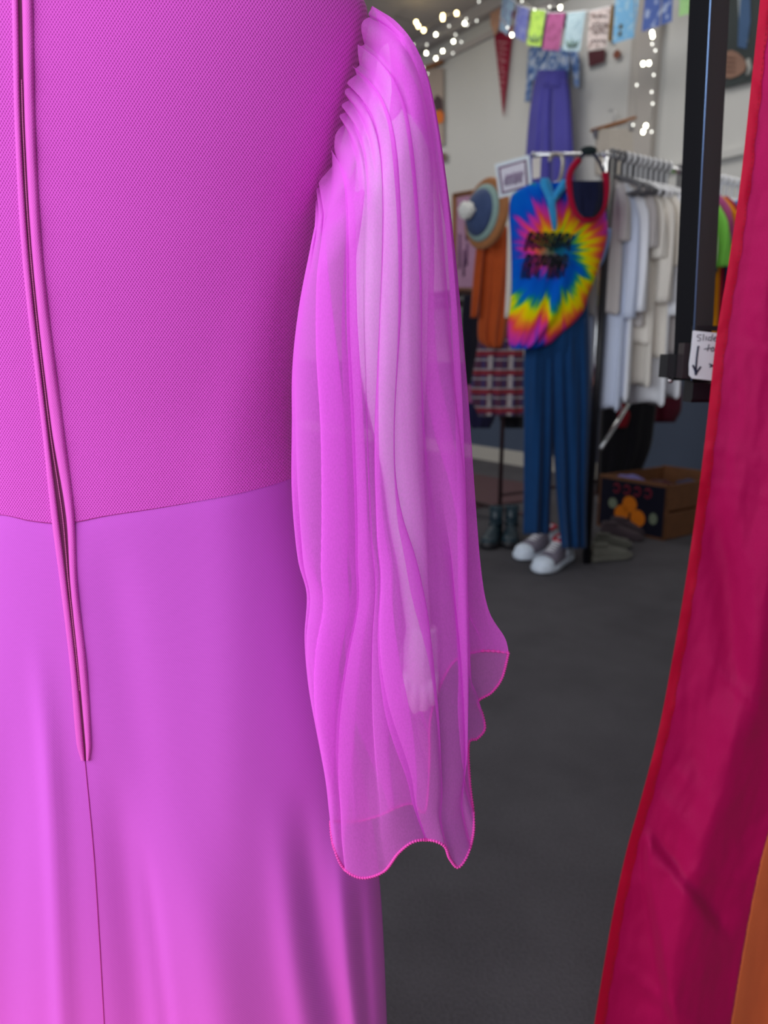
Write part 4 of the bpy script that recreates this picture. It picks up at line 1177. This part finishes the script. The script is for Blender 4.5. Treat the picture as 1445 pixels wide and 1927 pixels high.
# ---- second rack at the left with orange jacket and plaid skirt
PR = planeY(4.35)
RB = onY(957, 452, 4.45)
rb = rack('clothes_rack', 'darker clothes rack behind the tie-dye outfit, holding orange jacket and plaid skirt', RB, RD, 0.9, WD, True)
oj = thing('orange_jacket', 'rust orange knit jacket hanging on the left rack under the striped hat', 'jacket', PR(925, 655))
M['rust'] = cloth('rust_knit', 176, 76, 30, 0.12, 50)
drape('body', [(425, 922, 952), (438, 908, 962), (460, 902, 966), (520, 902, 966), (580, 901, 958), (640, 900, 950), (655, 916, 944)], PR, 0.06, M['rust'], oj, 3, 0.012, 12, nv=34)
drape('sleeve', [(445, 898, 914), (500, 892, 908), (560, 887, 903), (598, 885, 898)], planeY(4.30), 0.035, M['rust'], oj, 1, 0.008, 13, nv=20, nu=14)
def plaid(cen):
    m = bpy.data.materials.new('plaid_wool'); nt, lk = nodes(m); b = nt['Principled BSDF']; b.inputs['Roughness'].default_value = 0.95
    tc = N(nt, 'ShaderNodeTexCoord')
    def band(dirn, sc, ph, pos):
        w = N(nt, 'ShaderNodeTexWave', wave_type='BANDS', bands_direction=dirn); w.inputs['Scale'].default_value = sc; w.inputs['Phase Offset'].default_value = ph
        lk.new(tc.outputs['Object'], w.inputs['Vector'])
        c = N(nt, 'ShaderNodeMapRange'); c.inputs[1].default_value = pos; c.inputs[2].default_value = pos+0.12; lk.new(w.outputs['Fac'], c.inputs[0]); return c.outputs[0]
    base = srgb(84, 44, 70)
    def mixc(f, a, c):
        n = N(nt, 'ShaderNodeMix', data_type='RGBA'); lk.new(f, n.inputs[0])
        if isinstance(a, tuple): n.inputs[6].default_value = a
        else: lk.new(a, n.inputs[6])
        n.inputs[7].default_value = c; return n.outputs[2]
    x1 = mixc(band('X', 2.7, 0, 0.72), base, srgb(170, 160, 160))
    x2 = mixc(band('X', 5.4, 1.5, 0.80), x1, srgb(52, 48, 100))
    z1 = mixc(band('Z', 2.9, 0.5, 0.74), x2, srgb(130, 34, 50))
    z2 = mixc(band('Z', 5.8, 2.2, 0.86), z1, srgb(150, 145, 150))
    lk.new(z2, b.inputs['Base Color']); return m
PK = planeY(4.42)
ps_ = drape('plaid_skirt', [(628, 902, 985), (660, 897, 985), (700, 890, 987), (745, 886, 988), (783, 900, 986)], PK, 0.07, plaid(None), None, 4, 0.016, 14, nv=30)
tag(ps_, 'plum and cream plaid skirt hanging below the orange jacket', 'skirt')
tag(drape('cream_top', [(415, 955, 970), (470, 954, 968), (540, 952, 966), (598, 949, 962)], planeY(3.95), 0.03, cols['cream'], None, 1, 0.006, 15, nv=16, nu=10), 'cream top mostly hidden behind the left edge of the tie-dye shirt', 'top')
tag(drape('black_coat', [(555, 872, 902), (600, 868, 905), (680, 872, 902), (735, 874, 894)], planeY(4.8), 0.05, cloth('black_wool', 20, 18, 34, 0.2, 30), None, 2, 0.01, 16), 'black coat hanging between the sheer sleeve and the orange jacket', 'coat')
tag(drape('pink_skirt', [(725, 878, 900), (745, 878, 904), (764, 880, 900)], planeY(4.75), 0.03, cloth('dusty_pink_cloth', 160, 80, 130, 0.15, 30), None, 1, 0.006, 17, nv=10), 'dusty pink skirt end peeking out beside the sheer sleeve', 'skirt')
tag(drape('navy_skirt', [(758, 876, 936), (785, 878, 932), (806, 886, 922)], planeY(4.72), 0.05, cols['navy'], None, 2, 0.01, 18, nv=12), 'dark navy skirt below the plaid skirt, left of the teal trousers', 'skirt')
tag(drape('black_skirt', [(772, 940, 990), (790, 940, 990), (806, 950, 988)], planeY(4.6), 0.05, cloth('black_cotton', 14, 12, 22, 0.2, 30), None, 2, 0.01, 19, nv=12), 'black skirt hem between plaid skirt and teal trousers', 'skirt')
# hat with pompom, white framed card, cream tag
PH_ = onY(912, 402, 4.18)
hat = thing('striped_hat', 'tan brimmed knit hat with teal stripes and white pompom hanging above the orange jacket', 'hat', PH_)
axd = V((-0.88, -0.47, 0.06)).normalized(); ex = axd.cross(V((0, 0, 1))).normalized(); ez = ex.cross(axd).normalized()
def ring_surf(prof, name, m, n=40):
    return MB().grid(n, len(prof), lambda u, w: PH_+axd*prof[round(w*(len(prof)-1))][0]+(ex*math.cos(2*PI*u)+ez*math.sin(2*PI*u))*prof[round(w*(len(prof)-1))][1], closed=True, cap=True).obj(name, m, hat)
ring_surf([(-0.035, 0.165), (-0.02, 0.178), (0.0, 0.180), (0.012, 0.170), (0.012, 0.135)], 'brim', cloth('tan_felt', 168, 112, 70, 0.15, 30))
ring_surf([(0.008, 0.145), (0.022, 0.143), (0.034, 0.128), (0.038, 0.112)], 'band', cloth('sage_knit', 140, 166, 160, 0.15, 30))
ring_surf([(0.030, 0.122), (0.050, 0.112), (0.068, 0.085), (0.080, 0.05), (0.083, 0.02)], 'crown', cloth('slate_navy_knit', 62, 78, 116, 0.2, 30))
pm = MB().ball(PH_+axd*0.115, 0.042, (1, 1, 1), 18, 12)
for i in range(60):
    a1, a2 = random.uniform(0, 6.28), math.acos(random.uniform(-1, 1))
    d_ = V((math.sin(a2)*math.cos(a1), math.sin(a2)*math.sin(a1), math.cos(a2)))
    pm.ball(PH_+axd*0.115+d_*0.038, 0.010, (1, 1, 1), 6, 5)
pm.obj('pompom', cloth('white_yarn', 226, 226, 220, 0.05), hat)
PC = planeY(3.85)
wc = thing('framed_card', 'white framed card with purple border, tilted above the tie-dye shirt', 'sign', PC(970, 368))
panel('frame', [(931, 309), (996, 291), (1001, 357), (939, 373)], PC, 0.03, M['card'], wc)
panel('border', [(937, 315), (990, 300), (994, 351), (944, 365)], PC, 0.003, cloth('purple_print', 110, 60, 106, 0.1, 40), wc, 0.031)
panel('print', [(941, 318), (987, 304), (990, 349), (947, 361)], PC, 0.003, cloth('lilac_print', 232, 230, 242, 0.04, 40), wc, 0.035)
rp = random.Random(9); ls = []
for i in range(12):
    x = 950+i*2.9
    ls.append([(x+3, 328-i*0.6+rp.uniform(-2, 2)), (x+rp.uniform(-1, 1), 340-i*0.5), (x-1, 350-i*0.6+rp.uniform(-2, 2))])
strokes('lettering', ls, PC, 0.0022, cloth('mauve_ink', 138, 112, 150), wc, 0.040)
tag(panel('price_tag', [(1001, 298), (1018, 295), (1016, 334), (1002, 337)], planeY(3.7), 0.006, cols['cream']), 'small cream tag just right of the white framed card', 'tag')

# ---- dark clothes and things behind the white shirts
tag(drape('black_dress', [(560, 1140, 1185), (640, 1138, 1200), (740, 1134, 1235), (790, 1130, 1232), (850, 1128, 1222), (930, 1126, 1185)], planeY(4.55), 0.06, cloth('black_jersey', 12, 10, 18, 0.2, 30), None, 3, 0.012, 21), 'black dress hem hanging below the long white shirts', 'dress')
tag(drape('dark_red_dress', [(560, 1200, 1262), (700, 1200, 1280), (770, 1205, 1282), (795, 1215, 1270)], planeY(4.75), 0.05, cloth('dark_red_cotton', 84, 8, 34, 0.2, 30), None, 2, 0.01, 22), 'dark red dress hem behind the lowest white shirt', 'dress')
tag(drape('red_scarf', [(760, 1158, 1178), (780, 1160, 1186), (805, 1158, 1180)], planeY(4.5), 0.02, cloth('red_cotton_b', 128, 10, 26, 0.2, 30), None, 1, 0.006, 23, nv=10), 'small red cloth behind the diagonal chrome brace', 'cloth')
tag(drape('purple_garment', [(440, 1143, 1152), (480, 1142, 1158), (520, 1142, 1157)], planeY(3.75), 0.02, cloth('purple_cloth', 70, 22, 84, 0.2, 30), None, 1, 0.004, 24, nv=12, nu=10), 'narrow purple garment between rack post and first white shirt', 'garment')

# ================================================================ FLOOR THINGS
def shoe(name, label, loc, heading, scale, mu, msole, mcollar, group=None, laces=True, shaft=None):
    t = thing(name, label, 'shoe', loc, heading, group)
    L = 0.29*scale
    wt = [(0, 0.026), (0.06, 0.034), (0.3, 0.034), (0.55, 0.042), (0.75, 0.048), (0.92, 0.038), (1.0, 0.012)]
    ht = [(0, 0.075), (0.1, 0.088), (0.25, 0.086), (0.42, 0.078), (0.62, 0.058), (0.82, 0.042), (0.95, 0.03), (1.0, 0.012)]
    def sec(u, w, inner=0):
        th = PI*u
        a = lerp_tab(wt, w)*scale; h = lerp_tab(ht, w)*scale
        return V((w*L, -a*math.cos(th), 0.026*scale+h*abs(math.sin(th))**0.7))
    mb = MB()
    def up(u, w):
        if u <= 0.75: return sec(u/0.75, w)
        k = (u-0.75)/0.25; a = lerp_tab(wt, w)*scale
        return V((w*L, a*(1-2*k), 0.024*scale))
    mb.grid(28, 26, up, closed=True, cap=True).obj('upper', mu, t, world=False)
    def so(u, w):
        th = 2*PI*u
        a = (lerp_tab(wt, w)+0.007)*scale
        c_, s_ = math.cos(th), math.sin(th)
        z = 0.016*scale+0.016*scale*math.copysign(abs(s_)**0.4, s_)+0.006*scale*sm(0.8, 1, w)
        return V((-0.008+w*(L+0.016), a*math.copysign(abs(c_)**0.5, c_), z))
    MB().grid(24, 26, so, closed=True, cap=True).obj('sole', msole, t, world=False)
    P = Poly([(0.012*scale, 0, 0.112*scale), (0.03*scale, 0.026*scale, 0.112*scale), (0.09*scale, 0.024*scale, 0.108*scale), (0.115*scale, 0, 0.106*scale), (0.09*scale, -0.024*scale, 0.108*scale), (0.03*scale, -0.026*scale, 0.112*scale), (0.012*scale, 0, 0.112*scale)])
    MB().tube([P(i/30) for i in range(31)], 0.009*scale, 8).obj('collar', mcollar, t, world=False)
    if laces:
        def capf(w0, w1):
            def f(u, w):
                ww = w0+(w1-w0)*w; p = sec(u, ww); p.y *= 1.05; p.z = 0.026*scale+(p.z-0.026*scale)*1.06; return p
            return f
        solid(MB().grid(24, 10, capf(0.84, 1.0)).obj('toe_cap', msole, t, world=False), 0.004)
        solid(MB().grid(24, 8, capf(0.0, 0.30)).obj('heel_cap', msole, t, world=False), 0.004)
        for k in range(5):
            w = 0.42+0.06*k
            z = 0.026*scale+lerp_tab(ht, w)*scale
            lm2 = MB().tube([V((w*L, -0.022*scale, z-0.006)), V((w*L+0.004, 0, z+0.002)), V((w*L, 0.022*scale, z-0.006))], 0.003*scale, 6)
            lm2.obj('lace', M['white'], t, world=False)
    if shaft:
        MB().tube([V((0.06*scale, 0, 0.08*scale)), V((0.058*scale, 0, 0.13*scale)), V((0.055*scale, 0, shaft))], [0.040*scale, 0.036*scale, 0.042*scale], 18).obj('shaft', mu, t, world=False)
    return t
M['snk'] = cloth('grey_mesh_cloth', 128, 122, 138, 0.2, 60)
M['solew'] = mat('white_rubber', srgb(214, 226, 240), 0.5)
M['coral'] = cloth('coral_red_lining', 200, 50, 70)
def toe_to(hx, hy, tx, ty):
    a = onZ(hx, hy); b = onZ(tx, ty); return a, math.atan2((b-a).y, (b-a).x), (b-a).length/0.29
a, h_, s_ = toe_to(1040, 1032, 958, 1062)
shoe('sneaker', 'white and grey sneaker with coral lining, the left one under the teal trousers', a, h_, 1.12, M['snk'], M['solew'], M['coral'], 'pair of sneakers')
a, h_, s_ = toe_to(1066, 1052, 1000, 1088)
shoe('sneaker', 'white and grey sneaker with coral lining, the right one nearest the camera', a, h_, 1.12, M['snk'], M['solew'], M['coral'], 'pair of sneakers')
M['bootm'] = mat('dark_teal_leather', srgb(18, 44, 56), 0.4)
a = onZ(936, 1012)
shoe('ankle_boot', 'dark teal ankle boot, the left one by the foot of the left rack', a, -PI/2-0.35, 0.95, M['bootm'], M['blackpl'], M['bootm'], 'pair of ankle boots', False, 0.19)
a = onZ(962, 1010)
shoe('ankle_boot', 'dark teal ankle boot, the right one beside the teal trousers', a, -PI/2-0.20, 0.95, M['bootm'], M['blackpl'], M['bootm'], 'pair of ankle boots', False, 0.19)
M['pale'] = cloth('pale_leather', 104, 104, 96)
M['dusty'] = cloth('dusty_leather', 74, 62, 68)
for (hx, hy, hd, lb, mm) in ((1118, 1036, 0.35, 'pale flat shoe right behind the castor of the chrome rack', 'pale'), (1112, 1056, 0.30, 'pale flat shoe in front of the castor of the chrome rack', 'pale'),
                             (1130, 1010, -0.45, 'dusty mauve shoe under the rack, the left one by the crate', 'dusty'), (1148, 1000, -0.50, 'dusty mauve shoe under the rack, touching the crate corner', 'dusty')):
    shoe('flat_shoe', lb, onZ(hx, hy), hd, 0.75, M[mm], M[mm], M[mm], 'flat shoes under the rack', False)

# ---- orange crate
C0 = onZ(1249, 1018)
cr_ = thing('wooden_crate', 'wooden fruit crate with dark label showing three oranges, on the carpet by the wall', 'crate', C0)
CW, CD, CHh = 0.46, 0.62, 0.31
M['cratewood'] = mat('aged_crate_wood', srgb(112, 70, 38), 0.7, noise_amt=0.35, nscale=14)
def cb(u, v, z): return C0+WD*u+RD*v+V((0, 0, z))
for v0 in (0, CD-0.018):
    MB().box(cb(0, v0, 0), WD*CW, RD*0.018, (0, 0, CHh)).obj('end_panel', M['cratewood'], cr_, smooth=False)
for u0 in (0.0, CW-0.010):
    for z0_ in (0.005, 0.165):
        MB().box(cb(u0-0.002, 0.0, z0_), WD*0.012, RD*CD, (0, 0, 0.14)).obj('side_slat', M['cratewood'], cr_, smooth=False)
for k in range(3):
    MB().box(cb(0.01+k*0.155, 0.018, 0.006), WD*0.13, RD*(CD-0.036), (0, 0, 0.008)).obj('bottom_slat', M['cratewood'], cr_, smooth=False)
lb_ = MB().box(cb(0.012, -0.002, 0.012), WD*(CW-0.03), RD*0.002, (0, 0, CHh-0.03)).obj('label', cloth('midnight_paper', 14, 14, 34, 0.2, 20), cr_, smooth=False)
M['orangep'] = cloth('orange_print_b', 220, 120, 20, 0.15, 20); M['leafp'] = cloth('leaf_print', 120, 130, 110, 0.15, 20); M['redp'] = cloth('red_print', 130, 24, 48, 0.15, 20)
def disc(u, z, r_, m, nm, sx=1.0):
    c = cb(u, -0.003, z); n = 24
    ring = [c+WD*(r_*sx*math.cos(2*PI*k/n))+V((0, 0, r_*math.sin(2*PI*k/n))) for k in range(n)]
    MB().slab(ring, RD*-0.002).obj(nm, m, lb_, smooth=False)
for u, z in ((0.235, 0.165), (0.285, 0.105), (0.175, 0.095)): disc(u, z, 0.048, M['orangep'], 'printed_orange')
disc(0.35, 0.155, 0.03, M['leafp'], 'printed_blossom'); disc(0.075, 0.11, 0.032, M['leafp'], 'printed_blossom', 0.8)
for u in (0.33, 0.26, 0.19, 0.12):
    n = 16
    MB().tube([cb(u+0.020*math.cos(q), -0.004, 0.245+0.024*math.sin(q)) for q in [0.5+5.2*k/n for k in range(n+1)]], 0.005, 6).obj('printed_letter', M['redp'], lb_)
for k, (u, v, z, m_, lb2) in enumerate(((0.34, 0.12, 0.27, cloth('violet_print_cloth', 110, 104, 170, 0.3, 60), 'crumpled lilac cloth at the front of the crate'),
                                  (0.14, 0.42, 0.24, cloth('ink_blue_cloth', 44, 46, 80, 0.2, 30), 'folded dark blue cloth deep in the crate'),
                                  (0.30, 0.36, 0.22, cloth('maroon_cloth', 76, 22, 34, 0.2, 30), 'folded maroon cloth in the middle of the crate'))):
    def lump(u_, w_, c=cb(u, v, z), k=k):
        th = 2*PI*u_; ph = PI*(0.02+0.96*w_)
        d_ = V((math.sin(ph)*math.cos(th), math.sin(ph)*math.sin(th), math.cos(ph)*0.45))
        return c+d_*(0.085*(1+0.35*noise.noise(d_*3+V((k, 0, 0)))))
    tag(MB().grid(28, 18, lump, closed=True, cap=True).obj('folded_cloth', m_), lb2, 'cloth', 'cloths in the crate')
# maroon rug at the far wall
rg = [onZ(880, 892), onZ(990, 912), onZ(990, 945), onZ(870, 960)]
tag(MB().slab(rg, (0, 0, 0.012)).obj('floor_rug', cloth('maroon_rug', 70, 34, 40, 0.2, 30), smooth=False), 'dark maroon rug on the carpet below the white baseboard', 'rug')
# dark shelf under the pink poster
s0 = onW(905, 548, 0.0)
us = (s0-W0).dot(WD)+W0.dot(WD)
sh = thing('wall_shelf', 'dark wooden shelf under the framed pink poster', 'shelf', room(us+0.4, T_WALL-0.15, s0.z-0.1))
MB().box(room(us, T_WALL, s0.z-0.03), WD*1.2, WN*0.30, (0, 0, 0.03)).obj('board', M['darkwood'], sh, smooth=False)
MB().box(room(us, T_WALL, s0.z-0.13), WD*1.2, WN*0.03, (0, 0, 0.06)).obj('back_rail', M['darkwood'], sh, smooth=False)
